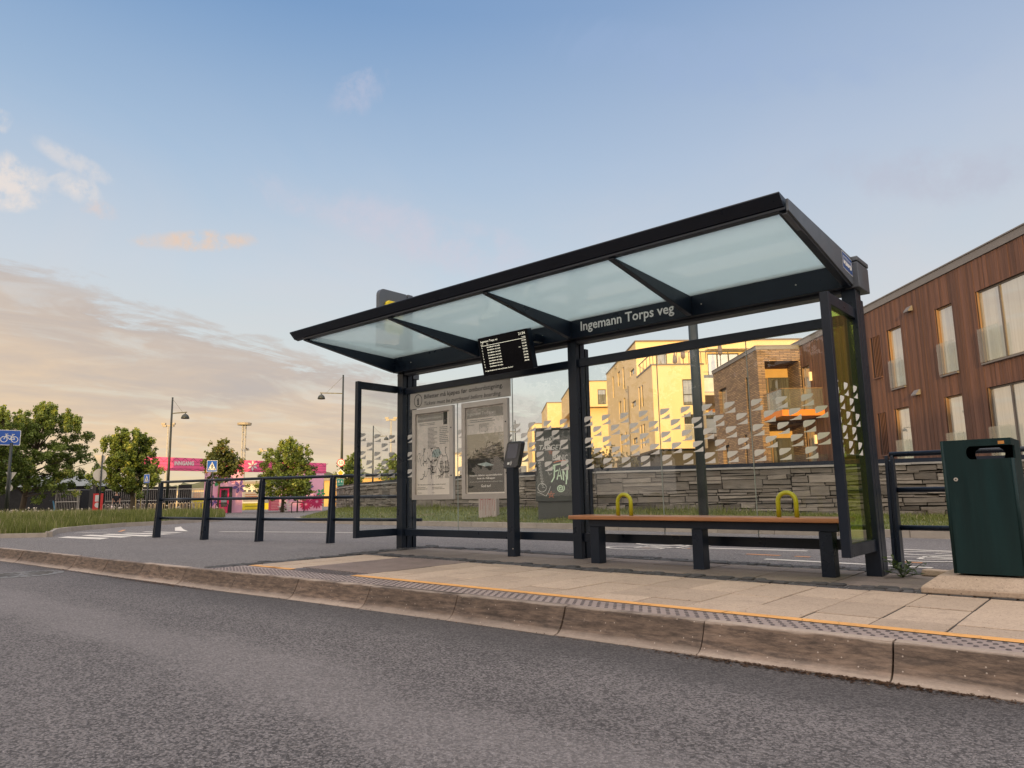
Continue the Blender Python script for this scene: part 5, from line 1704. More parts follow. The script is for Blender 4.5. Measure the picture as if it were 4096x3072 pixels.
def shrub(label, px, dep, ytop, wpx, seed, n=700, m=None):
    rn = random.Random(seed)
    p = spot(px, dep); p.z = 1.05
    h = at(px, ytop, dep).z - p.z; R = wpx * dep / FPX / 2
    t = thing('shrub', label, 'shrub', p, 0, 'shrubs behind the stone wall')
    lv, tk = MB(), MB()
    for i in range(14):
        a = rn.uniform(0, 6.28); e = p + Vector((math.cos(a) * R * rn.uniform(.3, 1), math.sin(a) * R * rn.uniform(.3, 1), h * rn.uniform(.6, 1)))
        md = (p + e) / 2 + Z3 * h * .12
        tk.tube([p, md, e], [.02, .012, .004], 4)
        for _ in range(n // 14):
            k = rn.uniform(.3, 1.05); q = p.lerp(md, k * 2) if k < .5 else md.lerp(e, k * 2 - 1)
            q = q + Vector((rn.gauss(0, .1), rn.gauss(0, .1), rn.gauss(0, .1)))
            u = Vector((rn.gauss(0, 1), rn.gauss(0, 1), rn.gauss(0, 1))).normalized(); v = u.orthogonal().normalized()
            s = rn.uniform(.05, .10); lv.tv = rn.random()
            lv.add([q - u * s, q + v * s * .6, q + u * s, q - v * s * .6], [(0, 1, 2, 3)])
    lv.build('leaves', m or SHRUBL, t); tk.build('stems', BARK, t)
shrub('pale flowering shrub above the wall, just right of the middle shelter post', 2405, 30, 1790, 120, 1)
shrub('smaller pale shrub above the wall, below the cream block', 2520, 32, 1815, 90, 2, 400)

# ---------------------------------------------------------------- festival entrance beyond the road
La, Rb = spot(560, 50.5), spot(1302, 58)
ax = (Rb - La); ax.z = 0; LEN = ax.length; ax.normalize(); an = Vector((ax.y, -ax.x, 0))
if an.dot(FW) > 0: an = -an


def onarch(px, py):
    r = ray(px, py); o = Vector((0, 0, H))
    k = (La - o).dot(an) / r.dot(an); q = o + r * k
    return (q - La).dot(ax), q.z
def af(u, v, w): return La + ax * u + an * w + Z3 * (v - La.z)
PINKH = mat('hot pink fabric', (.86, .12, .31), .6, 0, .1, 1.2, .2, 3)
PINKL = mat('pale pink fabric', (.86, .45, .62), .6, 0, .12, .8, .2, 3)
TRUSS = mat('scaffold tube', (.30, .05, .12), .5)
art = [flat('white artwork', (.75, .68, .68)), flat('purple artwork', (.16, .10, .32)), flat('crimson artwork', (.52, .02, .12)), flat('green artwork', (.05, .32, .12))]
gate = thing('entrance_gate', 'pink fabric festival gate with INNGANG on its long banner', 'gate', La)
BB, BT = onarch(560, 1880)[1], onarch(560, 1825)[1]
DB, DT = (onarch(1302, 1893)[1] - BB) / LEN, (onarch(1302, 1853)[1] - BT) / LEN
def bz(u, k): return lerp(BB + DB * u, BT + DT * u, k)
m = MB(); m.prism([(-.6, bz(-.6, 0)), (LEN, bz(LEN, 0)), (LEN, bz(LEN, 1)), (-.6, bz(-.6, 1))], af, -.35, 0)
ban = m.build('banner', PINKH, gate)
m = MB()
u = -.6
while u < LEN - .4:
    m.stroke([(u, bz(u, .98)), (u + .28, bz(u, .68)), (u + .56, bz(u + .56, .98))], af, .03, .012)
    m.stroke([(u, bz(u, .03)), (u + .28, bz(u, .13)), (u + .56, bz(u, .03))], af, .025, .012)
    u += .56
for v in (.66, .42, .16): m.stroke([(-.6, bz(-.6, v)), (LEN, bz(LEN, v))], af, .02, .010)
m.build('truss', TRUSS, ban)
u0, v0 = onarch(697, 1861); u1, v1 = onarch(776, 1848)
m = MB(); text(m, 'INNGANG', lambda u, v, w: af(u, v, .03), u0, v0 + .01, .28, u1 - u0, bold=.045); m.build('lettering', art[0], ban)


def flower(mb, fn, cx, cy, r, n=6, mi=0, wide=.34, a0=90):
    mb.mi = mi
    for i in range(n):
        a = rad(a0 + 360 * i / n); c, s = math.cos(a), math.sin(a)
        P = [(.12, 0), (.45, wide * .5), (.72, wide * .42), (1, 0), (.72, -wide * .42), (.45, -wide * .5)]
        mb.poly([(cx + (x * c - y * s) * r, cy + (x * s + y * c) * r) for x, y in P], fn)
m = MB(); fu, fv = onarch(1010, 1863); flower(m, lambda u, v, w: af(u, v, .035), fu, fv, .42); m.build('flower_print', art, ban)


def tower(px0, px1, slant=0.0):
    a, b = onarch(px0, 2040)[0], onarch(px1, 2040)[0]
    m = MB(); m.prism([(a, -.3), (b, -.3), (b + slant, bz(b, 0)), (a, bz(a, 0))], af, -1.0, -.02)
    return m.build('tower', PINKL, gate), a, b
tw, a, b = tower(824, 968)
f2 = lambda u, v, w: af(u, v, .006)
f3 = lambda u, v, w: af(u, v, .012)
def print_on(tw, name, mi, draw):
    g = MB(); g.mi = 0; draw(g); g.m = [0] * len(g.m); g.build(name, art[mi], tw)
L_ = b - a
for cx, cy, r, n, mi, wd, a0 in ((a + L_ * .90, 1.75, .55, 6, 1, .4, 70), (a + L_ * .30, 2.15, .42, 3, 3, .6, 0), (a + L_ * .17, .75, .4, 6, 1, .5, 30)):
    print_on(tw, 'flower_print', mi, lambda g: flower(g, f2, cx, cy, r, n, 0, wd, a0))
for i in range(9): print_on(tw, 'ray_print', 2, lambda g: g.stroke([(a + L_ * .55 + .25 * math.cos(rad(20 * i + 10)), 2.0 + .25 * math.sin(rad(20 * i + 10))), (a + L_ * .55 + .62 * math.cos(rad(20 * i + 10)), 2.0 + .62 * math.sin(rad(20 * i + 10)))], f3, .025))
tw, a, b = tower(1131, 1288, .12)
L_ = b - a
for cx, cy, r, n, mi, wd, a0 in ((a + L_ * .62, 1.72, .48, 6, 1, .42, 60), (a + L_ * .86, .55, .62, 14, 2, .28, 90), (a + L_ * .58, .35, .55, 14, 2, .28, 80), (a + L_ * .05, .2, .6, 12, 0, .2, 90), (a + L_ * .96, 1.2, .4, 5, 3, .5, 130)):
    print_on(tw, 'flower_print', mi, lambda g: flower(g, f2 if cx < a + L_ * .8 else f3, cx, cy, r, n, 0, wd, a0))
lg = MB(); la = onarch(545, 2000)[0]
for du in (0, .3):
    for dw in (-.3, 0): lg.tube([af(la + du, -.3, dw), af(la + du, 3.9, dw)], .03, 6)
lg.build('leg', SIGNB, gate)

dk = MB()
u0, v1 = onarch(876, 1956); u1, _ = onarch(913, 1956)
dt = thing('ticket_booth', 'bright pink doorway with dark glass in the middle tower of the gate', 'booth', af(u0, -.15, .3))
m = MB()
wd = u1 - u0
for aa, bb_, cc_, dd_ in ((u0, u0 + .1, -.2, 1.62), (u1 - .1, u1, -.2, 1.62), (u0 + .1, u1 - .1, 1.5, 1.62), (u0 + .1, u1 - .1, -.2, .28)): m.prism([(aa, cc_), (bb_, cc_), (bb_, dd_), (aa, dd_)], af, .005, .3)
m.build('frame', mat('neon pink frame', (.80, .03, .16), .4), dt)
m = MB(); m.prism([(u0 + .1, .28), (u1 - .1, .28), (u1 - .1, 1.5), (u0 + .1, 1.5)], af, .005, .2); m.build('door', WIND, dt)
m = MB(); m.prism([(u0 - .06, 1.625), (u1 + .22, 1.625), (u1 + .22, 1.75), (u0 - .06, 1.75)], af, .005, .34); m.prism([(u1 + .002, -.2), (u1 + .22, -.2), (u1 + .22, 1.622), (u1 + .002, 1.622)], af, .005, .34); m.build('dark_surround', flat('dark surround', (.02, .025, .022)), dt)

# dark marquee behind the trees
TENT = mat('black tent cloth', (.010, .010, .012), .9, 0, .3, 2)
ROOFT = mat('grey tent roof', (.20, .21, .20), .6, 0, .15, .8)
A0, A1 = spot(-160, 66), spot(352, 66)
tt = thing('marquee', 'black sided marquee with a grey roof behind the largest tree', 'tent', A0)
tx_ = (A1 - A0); tx_.z = 0; TL = tx_.length; tx_.normalize(); tn = Vector((-tx_.y, tx_.x, 0))
if tn.dot(FW) < 0: tn = -tn
def tf(u, v, w): return A0 + tx_ * u + tn * w + Z3 * (v - A0.z)
m = MB(); m.prism([(0, -.4), (TL, -.4), (TL, 2.35), (0, 2.35)], tf, 0, 9); m.build('wall', TENT, tt)
m = MB(); m.add([tf(-.3, 2.3, -.3), tf(TL + .3, 2.3, -.3), tf(TL - 1.6, 3.5, 4.5), tf(1.6, 3.5, 4.5), tf(-.3, 2.3, 9.3), tf(TL + .3, 2.3, 9.3)], [(0, 1, 2, 3), (1, 5, 2), (5, 4, 3, 2), (4, 0, 3)]); m.build('roof', ROOFT, tt)

# temporary mesh fence panels
GALV = mat('galvanised wire', (.42, .40, .36), .45, .5, .1, 4)
SCRIM = mat('black fence scrim', (.012, .012, .014), .9, 0, .3, 3)


def fence_panel(label, p0, p1, scrim):
    a, b = spot(*p0), spot(*p1)
    t = thing('fence_panel', label, 'fence panel', a, 0, 'temporary mesh fence panels')
    d = (b - a); d.z = 0; L = d.length; d.normalize(); n = Vector((d.y, -d.x, 0))
    if n.dot(FW) > 0: n = -n
    fn = lambda u, v, w: a + d * u + n * w + Z3 * v
    m = MB()
    for u in (.03, L - .03): m.tube([fn(u, -.1, 0), fn(u, 2.0, 0)], .032, 8)
    for v in (1.97, 1.02, .12): m.tube([fn(.03, v, 0), fn(L - .03, v, 0)], .028, 8)
    m.build('frame', GALV, t)
    m = MB()
    k = int(L / .15)
    for i in range(1, k): m.bar(fn(L * i / k, .12, .0), fn(L * i / k, 1.97, .0), .024, .016)
    m.build('mesh', GALV, t)
    if scrim:
        m = MB(); m.prism([(.04, .1), (L - .04, .1), (L - .04, scrim), (.04, scrim)], fn, -.10, -.08); m.build('scrim', SCRIM, t)
fence_panel('leftmost mesh fence panel, next to the blue scooter', (222, 60), (312, 59.5), 1.98)
fence_panel('short mesh fence panel between the leftmost panel and the dark column', (315, 59.5), (356, 61), 1.98)
fence_panel('mesh fence panel behind the man in black', (405, 62), (562, 63), 1.98)
fence_panel('mesh fence panel right of the man, below the round tree', (566, 63), (706, 64), 2.2)
fence_panel('short mesh fence panel with scrim under the banner', (709, 64), (767, 64.5), 2.35)
fence_panel('mesh fence panel without scrim, in front of the yellow banner', (770, 64.5), (822, 65), 0)


def board(name, label, cat, p0, p1, z0, z1, m, lines=0, lm=None, th=.05):
    a, b = spot(*p0), spot(*p1)
    t = thing(name, label, cat, a)
    d = (b - a); d.z = 0; L = d.length; d.normalize(); n = Vector((d.y, -d.x, 0))
    if n.dot(FW) > 0: n = -n
    fn = lambda u, v, w: a + d * u + n * w + Z3 * v
    mb = MB(); mb.prism([(0, z0), (L, z0), (L, z1), (0, z1)], fn, -th, 0); o = mb.build('panel', m, t)
    if lines:
        g = MB(); rn = random.Random(len(label))
        block_lines(g, lambda u, v, w: fn(u, v, .004), L * .1, L * .85, lerp(z0, z1, .2), lerp(z0, z1, .85), lines, rn)
        g.build('lettering', lm, o)
    return t, fn, L
YB = mat('yellow banner cloth', (.72, .58, .03), .7, 0, .15, 2); WB = mat('pale banner cloth', (.72, .58, .40), .7, 0, .08, 2); RB = mat('rose board', (.55, .10, .16), .6)
board('banner', 'pale banner with orange lettering on the fence under the gate', 'banner', (767, 66), (816, 66.5), 1.05, 1.75, WB, 4, flat('orange lettering', (.6, .18, .05)))
board('banner', 'yellow lower banner on the fence under the gate, left of the middle tower', 'banner', (767, 66), (816, 66.5), -.1, 1.0, YB)
board('banner', 'long yellow banner between the middle and right pink towers', 'banner', (971, 68), (1075, 70), -.3, .62, YB, 2, flat('olive lettering', (.35, .30, .03)))
board('banner', 'pale striped banner with orange lettering above the long yellow one', 'banner', (971, 70), (1060, 71), .75, 1.7, WB, 3, flat('orange lettering', (.6, .18, .05)))
board('notice_board', 'rose coloured board with lines of text left of the right pink tower', 'board', (1075, 62), (1178, 63), -.15, 1.05, RB, 6, flat('rose lettering', (.75, .35, .35)))
RED = flat('red totem paint', (.70, .05, .05), .4)
t, fn, L = board('totem_sign', 'red totem sign with a white 1 and disc beside the dark column', 'sign', (372, 57), (405, 57), -.1, 1.62, RED, th=.25)
for ch, uu, ww in (('1', .42, .22), ('L', .72, .2)):
    m = MB(); text(m, ch, lambda u, v, w: fn(u, v, .01), L * uu, 1.05, .42, ww, 'C', bold=.09); m.build('lettering', SIGNW, t)
m = MB(); m.poly([(L * .55 + .2 * math.cos(i * PI / 10), .72 + .2 * math.sin(i * PI / 10)) for i in range(20)], lambda u, v, w: fn(u, v, .01)); m.build('white_disc', SIGNW, t)
t, fn, L = board('info_column', 'tall dark column with a small white symbol left of the red totem', 'column', (355, 58), (373, 58), .45, 2.35, flat('dark column', (.025, .026, .028), .4), th=.3)
m = MB(); m.prism([(.0, -.1), (L, -.1), (L, .44), (0, .44)], fn, -.28, -.02); m.build('base', mat('grey base', (.25, .24, .23), .6), t)
m = MB(); m.stroke([(L * .35, 2.18), (L * .65, 2.18), (L * .65, 2.05), (L * .35, 2.05)], lambda u, v, w: fn(u, v, .006), .03, 0, True); m.build('symbol', SIGNW, t)
t, fn, L = board('dark_panel', 'narrow dark green panel just right of the red totem', 'panel', (405, 57.5), (416, 57.5), -.1, 1.75, DGREEN, th=.15)

# bicycle stands, copied along a row
RACK = mat('galvanised hoop', (.36, .32, .27), .5, .4, .12, 5)
b0, b1 = spot(418, 52), spot(812, 55)
proto = thing('bicycle_stand', 'grey bicycle hoop in the long row behind the tall grass', 'bicycle stand', b0, 0, 'row of bicycle hoops behind the grass')
m = MB()
hw, hh = .085, .78
m.tube([(-hw, 0, -.1), (-hw, 0, hh - hw)] + [(-hw * math.cos(i * PI / 8), 0, hh - hw + hw * math.sin(i * PI / 8)) for i in range(1, 8)] + [(hw, 0, hh - hw), (hw, 0, -.1)], .028, 8)
m.build('hoop', RACK, proto, local=True, smooth=True)
proto.rotation_euler = (0, 0, YAW)
NB = 28
for i in range(1, NB):
    o = copy_tree(proto)
    q = b0.lerp(b1, i / (NB - 1)); o.location = (q.x, q.y, G(q.x, q.y))
for px, lab in ((889, 'dark bicycle hoop in front of the bright pink doorway'), (1263, 'dark bicycle hoop in front of the right pink tower')):
    p = spot(px if px < 1000 else 1192, 50)
    t = thing('bicycle_stand', lab, 'bicycle stand', p)
    w = .42
    m = MB(); m.tube([p - RT * w + Z3 * -.1, p - RT * w + Z3 * .55] + [p - RT * (w - .14 + .14 * math.cos(i * PI / 8)) + Z3 * (.55 + .14 * math.sin(i * PI / 8)) for i in range(1, 5)] + [p + RT * (w - .14 + .14 * math.sin(i * PI / 8)) + Z3 * (.55 + .14 * math.cos(i * PI / 8)) for i in range(0, 5)] + [p + RT * w + Z3 * -.1], .03, 8)
    m.build('hoop', LAMPM, t, smooth=True)
for i, (px, dep) in enumerate(((922, 57), (946, 58))):
    p = spot(px, dep)
    t = thing('crowd_barrier', ('left' if i == 0 else 'right') + 'hand steel crowd barrier beside the bright pink doorway', 'barrier', p, 0, 'steel crowd barriers')
    m = MB()
    w = .44
    for u in (-w, w): m.tube([p + RT * u, p + RT * u + Z3 * 1.05], .02, 6)
    for v in (.15, 1.05): m.tube([p - RT * w + Z3 * v, p + RT * w + Z3 * v], .02, 6)
    for k in range(1, 9): m.tube([p + RT * (-w + 2 * w * k / 9) + Z3 * .15, p + RT * (-w + 2 * w * k / 9) + Z3 * 1.05], .009, 5)
    m.build('frame', GALV, t)

# blue kick scooter
p = spot(212, 54)
t = thing('kick_scooter', 'light blue kick scooter parked at the end of the fence', 'scooter', p)
SB = flat('light blue paint', (.10, .38, .62), .4)
m = MB(); m.tube([p + Z3 * .12, p + RT * .16 + Z3 * .5, p + RT * .02 + Z3 * 1.1], .045, 8); m.build('stem', SB, t)
m = MB(); m.bar(p + Z3 * .13, p - RT * .1 + FW * .8 + Z3 * .13, .16, .05); m.build('deck', SB, t)
m = MB(); m.tube([p - RT * .28 + Z3 * 1.12, p + RT * .28 + Z3 * 1.12], .025, 8); m.build('handlebar', SIGNB, t)
for q in (p, p - RT * .1 + FW * .85):
    m = MB(); m.tube([q + Vector((math.cos(i * PI / 8) * .1 * FW.x, math.cos(i * PI / 8) * .1 * FW.y, .1 + .1 * math.sin(i * PI / 8))) for i in range(16)], .022, 6, True); m.build('wheel', SIGNB, t)

# low far buildings
def shed(label, px0, px1, dep, ytop, m, wins=0, depth=14):
    a, b = spot(px0, dep), spot(px1, dep)
    t = thing('warehouse', label, 'building', a)
    d = (b - a); d.z = 0; L = d.length; d.normalize(); n = Vector((d.y, -d.x, 0))
    if n.dot(FW) > 0: n = -n
    zt = at((px0 + px1) / 2, ytop, dep).z
    fn = lambda u, v, w: Vector((a.x, a.y, 0)) + d * u + n * w + Z3 * v
    mb = MB(); mb.prism([(0, -.6), (L, -.6), (L, zt), (0, zt)], fn, -depth, 0); mb.build('wall', m, t)
    mb = MB(); mb.prism([(-.2, zt), (L + .2, zt), (L + .2, zt + .35), (-.2, zt + .35)], fn, -depth - .2, .15); mb.build('roof', mat('grey flat roof', (.25, .22, .2), .7), t)
    for i in range(wins):
        u = L * (i + .5) / wins; w = L / wins * .3
        mb = MB(); mb.prism([(u - w, zt * .35), (u + w, zt * .35), (u + w, zt * .72), (u - w, zt * .72)], fn, 0, .05); mb.build('window', WIND, t)
CREAM = mat('cream cladding', (.70, .56, .36), .8, 0, .08, .4); WHT = mat('pale cladding', (.60, .56, .48), .8, 0, .08, .4); OCR = mat('ochre cladding', (.62, .38, .14), .8, 0, .1, .4)
shed('low cream house under the gate banner, left of the middle tower', 700, 860, 120, 1962, CREAM, 4)
shed('pale grey house seen between the two right pink towers', 968, 1046, 105, 1935, WHT, 4)
shed('cream house with small windows right of the pale grey house', 1047, 1135, 125, 1945, CREAM, 5)
shed('ochre low building between the pink tower and the sign stack', 1296, 1345, 110, 1922, OCR, 0)
shed('long yellow building behind the stone wall left of the posters', 1365, 1700, 120, 1912, OCR, 9)
shed('pale building seen in the gap between the two poster cases', 1770, 2120, 140, 1815, WHT, 6)
# ---------------------------------------------------------------- man in black
SKIN = mat('skin', (.50, .27, .18), .5, 0, .06, 6)
CLOTH = mat('black cloth', (.014, .015, .018), .9, 0, .2, 8, .2, 60)
HAIR = mat('fair hair', (.20, .12, .06), .7, 0, .2, 20)


def skinmesh(name, nodes, edges, m, parent, root=0, sub=1):
    me = bpy.data.meshes.new(name)
    I = wm(parent).inverted()
    me.from_pydata([tuple(I @ Vector(n[:3])) for n in nodes], edges, [])
    me.materials.append(m)
    o = bpy.data.objects.new(name, me)
    COL.objects.link(o)
    o.parent = parent
    o.modifiers.new('skin', 'SKIN').use_smooth_shade = True
    ly = me.skin_vertices[0] if me.skin_vertices else None
    if ly is None:
        bm = bmesh.new(); bm.from_mesh(me); bm.verts.layers.skin.verify(); bm.to_mesh(me); bm.free()
        ly = me.skin_vertices[0]
    for i, n in enumerate(nodes):
        r = n[3]
        ly.data[i].radius = (r, r) if not isinstance(r, tuple) else r
        ly.data[i].use_root = (i == root)
    s = o.modifiers.new('sub', 'SUBSURF'); s.levels = sub; s.render_levels = sub
    return o


pb = spot(465, 57)
man = thing('person', 'man in black t-shirt and trousers with headphones, carrying a white bag', 'person', pb)
hd_ = (RT * .35 - FW * .94).normalized()     # direction he faces
sd = Vector((-hd_.y, hd_.x, 0))              # his left
def B(x, y, z): return tuple(pb + sd * x + hd_ * y + Z3 * z)
S = 1.79 / 1.80
nodes, edges = [], []
def N_(x, y, z, r):
    nodes.append(B(x, y, z * S) + (r,)); return len(nodes) - 1
def E_(*a):
    for p, q in zip(a, a[1:]): edges.append((p, q))
pel = N_(0, 0, .95, (.145, .105)); bel = N_(0, .01, 1.12, (.145, .105)); che = N_(0, 0, 1.32, (.165, .115)); shb = N_(0, -.01, 1.45, (.11, .075)); nk = N_(0, 0, 1.53, .055); jaw = N_(0, .03, 1.60, .072); hd0 = N_(0, .015, 1.69, .088); crn = N_(0, 0, 1.76, .06)
E_(pel, bel, che, shb, nk, jaw, hd0, crn)
nose = N_(0, .115, 1.655, .018); E_(jaw, nose)
for s in (-1, 1):
    hp = N_(s * .09, 0, .90, .095); kn = N_(s * .10, .03 * s, .50, .06); an_ = N_(s * .105, -.02 + .04 * s, .09, .042); to = N_(s * .12, .13 + .04 * s, .035, .035)
    E_(pel, hp, kn, an_, to)
    so = N_(s * .19, 0, 1.42, .058); el = N_(s * .245, -.03, 1.14, .043); wr = N_(s * .255, .05, .90, .030); pm = N_(s * .255, .07, .83, .032)
    E_(shb, so, el, wr, pm)
    for k, (fy, L) in enumerate(((-.022, .070), (-.008, .082), (.007, .080), (.021, .066))):
        a = N_(s * .255, .07 + fy, .795, .0095); b = N_(s * .250, .075 + fy, .795 - L * .6, .0085); c = N_(s * .238, .08 + fy, .795 - L, .0075); E_(pm, a, b, c)
    a = N_(s * .245, .105, .825, .0105); b = N_(s * .240, .122, .79, .009); E_(pm, a, b)
    ea = N_(s * .088, -.005, 1.665, .018); E_(hd0, ea)
skinmesh('body', nodes, edges, SKIN, man, 0, 1)
nodes, edges = [], []
a = N_(0, .005, .86, (.165, .125)); b = N_(0, .01, 1.12, (.165, .125)); c = N_(0, 0, 1.32, (.185, .132)); d_ = N_(0, -.01, 1.46, (.115, .085)); e = N_(0, 0, 1.505, .066); E_(a, b, c, d_, e)
for s in (-1, 1):
    so = N_(s * .195, 0, 1.42, .075); el = N_(s * .235, -.02, 1.20, .068); E_(d_, so, el)
skinmesh('tshirt', nodes, edges, CLOTH, man, 0, 1)
nodes, edges = [], []
a = N_(0, 0, .97, (.155, .12)); E_(a)
for s in (-1, 1):
    hp = N_(s * .092, 0, .88, .108); kn = N_(s * .10, .03 * s, .50, .082); an_ = N_(s * .105, -.02 + .04 * s, .11, .072); E_(a, hp, kn, an_)
skinmesh('trousers', nodes, edges, CLOTH, man, 0, 1)
for s in (-1, 1):
    m = MB(); q = Vector(B(s * .115, .06 + .04 * s, 0)); m.hexa([q - hd_ * .12 - sd * .045, q + hd_ * .15 - sd * .04, q + hd_ * .15 + sd * .04, q - hd_ * .12 + sd * .045], [q - hd_ * .12 - sd * .04 + Z3 * .10, q + hd_ * .12 - sd * .035 + Z3 * .05, q + hd_ * .12 + sd * .035 + Z3 * .05, q - hd_ * .12 + sd * .04 + Z3 * .10]); m.build('shoe', CLOTH, man, bevel=.015)
m = MB(); q = Vector(B(0, -.018, 1.72 * S)); m.lathe([(.088, -.05), (.10, .0), (.095, .05), (.065, .085), (.02, .10)], q, 14); m.build('hair', HAIR, man, smooth=True)
m = MB(); m.tube([q + sd * (.108 * math.cos(i * PI / 10)) + Z3 * (-.05 + .165 * math.sin(i * PI / 10)) for i in range(11)], .012, 6)
for s in (-1, 1): m.tube([q + sd * s * .09 - Z3 * .06, q + sd * s * .125 - Z3 * .06], .036, 10)
m.build('headphones', SIGNW, man)
m = MB()
for s in (-1, 1): m.tube([Vector(B(s * .032, .100, 1.675 * S)), Vector(B(s * .032, .106, 1.675 * S))], .012, 8)
m.build('eyes', SIGNB, man)
m = MB(); m.bar(Vector(B(-.025, .104, 1.60 * S)), Vector(B(.025, .104, 1.60 * S)), .006, .01); m.build('mouth', flat('lips', (.35, .12, .10)), man)
hnd = Vector(B(-.25, .08, .76 * S))
bag = thing('plastic_bag', 'white plastic bag hanging from the man in black\'s hand', 'bag', hnd)
m = MB(); m.lathe([(.06, -.46), (.13, -.42), (.15, -.30), (.12, -.18), (.06, -.10)], hnd, 12); m.build('sack', mat('thin white plastic', (.68, .55, .52), .4, 0, .15, 10), bag, smooth=True)
m = MB()
for s in (-1, 1): m.tube([hnd + RT * s * .05 - Z3 * .1, hnd + RT * s * .03 - Z3 * .02, hnd + Z3 * .01], .008, 5)
m.build('handle', SIGNW, bag)

# gull
gc_ = at(988, 1800, 75)
gu = thing('gull', 'grey gull gliding over the pink gate banner', 'bird', gc_)
GUL = mat('grey feathers', (.16, .16, .17), .7)
m = MB(); m.tube([gc_ - RT * .22, gc_ - RT * .12, gc_ + RT * .02, gc_ + RT * .16, gc_ + RT * .24, gc_ + RT * .30], [.01, .05, .075, .05, .035, .008], 8); m.build('body', GUL, gu, smooth=True)
for s in (-1, 1):
    m = MB()
    P = [gc_ + RT * .06, gc_ + FW * s * .32 + Z3 * .20 - RT * .0, gc_ + FW * s * .62 + Z3 * .16 - RT * .30 * (1 if s < 0 else .6)]
    w0 = [.10, .085, .012]
    for i in range(2):
        m.hexa([P[i] - RT * w0[i], P[i] + RT * w0[i], P[i + 1] + RT * w0[i + 1], P[i + 1] - RT * w0[i + 1]], [P[i] - RT * w0[i] + Z3 * .015, P[i] + RT * w0[i] + Z3 * .015, P[i + 1] + RT * w0[i + 1] + Z3 * .01, P[i + 1] - RT * w0[i + 1] + Z3 * .01])
    m.build('wing', GUL, gu)

# ---------------------------------------------------------------- grass, weeds, litter
GRASS = leafmat('meadow grass', (.080, .105, .022), (.24, .26, .068), (.48, .40, .24))
ring = [(p.x, p.y) for p in isl + far]


def inside(x, y, R_):
    c = False
    n = len(R_)
    for i in range(n):
        (ax_, ay_), (bx_, by_) = R_[i], R_[i - 1]
        if (ay_ > y) != (by_ > y) and x < (bx_ - ax_) * (y - ay_) / (by_ - ay_) + ax_: c = not c
    return c


def blade(mb, p, h, w, rn, lean=.35):
    a = rn.uniform(0, 2 * PI)
    d = Vector((math.cos(a), math.sin(a), 0)); l = d * h * rn.uniform(0, lean)
    s = Vector((-math.sin(a + .9), math.cos(a + .9), 0)) * w / 2
    m_ = p + l * .35 + Z3 * h * .6
    mb.add([p - s, p + s, m_ + s * .7, m_ - s * .7, p + l + Z3 * h], [(0, 1, 2, 3), (3, 2, 4)])


rn = random.Random(17)
gr, dn = MB(), MB()
edge = [Vector((p.x, p.y, 0)) for p in isl]
cnt = 0
while cnt < 80000:
    dep = 13 * (46 / 13) ** rn.random()
    px = rn.uniform(-230, 905)
    p = spot(px, dep)
    if not inside(p.x, p.y, ring): continue
    p.z += .06
    ed = min((Vector((p.x, p.y, 0)) - e).length for e in edge)
    k = .5 + .5 * sstep(.1, 1.4, ed)
    h = rn.uniform(.16, .42) * k
    n_ = math.sin(p.x * 1.3) * math.sin(p.y * 1.7 + p.x * .4)
    gr.tv = min(1, max(0, rn.gauss(.42 + .15 * n_, .17)))
    if rn.random() < .13: gr.tv = rn.uniform(.92, 1); h *= 1.2
    blade(gr, p, h, rn.uniform(.007, .017) * (.6 + dep / 34), rn)
    cnt += 1
cnt = 0
while cnt < 190:
    dep = rn.uniform(24, 45); px = rn.uniform(-60, 870) if cnt > 70 else rn.uniform(-40, 160)
    p = spot(px, dep)
    if not inside(p.x, p.y, ring): continue
    h = rn.uniform(.32, .56); c = p + Z3 * h; r = rn.uniform(.022, .045)
    dn.tube([p, c], .004, 3)
    vs = [c + Vector((0, 0, r)), c + Vector((0, 0, -r))] + [c + Vector((r * math.cos(i * PI / 3), r * math.sin(i * PI / 3), 0)) for i in range(6)]
    dn.add(vs, [(0, 2 + i, 2 + (i + 1) % 6) for i in range(6)] + [(1, 2 + (i + 1) % 6, 2 + i) for i in range(6)])
    cnt += 1
tag(gr.build('meadow_grass', GRASS), 'tall unmown meadow grass on the traffic island at left', 'grass', kind='stuff')
tag(dn.build('dandelion_clocks', flat('dandelion down', (.46, .40, .33), .9)), 'pale dandelion clocks dotted over the tall grass', 'flowers', kind='stuff')
# short verge turf
vg = MB()
cnt = 0
quads = [f for f in range((len(VE) - 1) * NR)]
areas = []
for qi in quads:
    i, j = divmod(qi, NR); a = i * (NR + 1) + j
    P = [Vector(verge_pts[k]) for k in (a, a + 1, a + NR + 2, a + NR + 1)]
    areas.append((P, (P[1] - P[0]).cross(P[3] - P[0]).length, j))
wts = [ar * (1.0 / max(4, (P[0] - Vector((0, 0, H))).length)) * (.25 if P[0].x > 1 else 1) for P, ar, j in areas]
for _ in range(36000):
    P, ar, j = rn.choices(areas, wts)[0] if False else (None, None, None)
    break
cum = []
s_ = 0
for w in wts: s_ += w; cum.append(s_)
for P, ar, j in rn.choices(areas, cum_weights=cum, k=38000):
    u, v = rn.random(), rn.random()
    p = P[0].lerp(P[1], u).lerp(P[3].lerp(P[2], u), v)
    t = (j + u) / NR
    nz = math.sin(p.x * 1.1) * math.sin(p.x * .37 + 1) * .5 + .5
    h = rn.uniform(.02, .06) + .10 * rn.random() * sstep(.2, .7, t) * nz + .16 * rn.random() * sstep(.82, 1.0, t) * nz
    vg.tv = min(1, max(0, rn.gauss(.45, .2)))
    if rn.random() < .22 * (1 - t) + .05: vg.tv = rn.uniform(.88, 1)
    blade(vg, p, h, rn.uniform(.008, .016), rn, .8)
tag(vg.build('verge_grass', GRASS), 'short patchy verge grass in front of the stone wall', 'grass', kind='stuff')
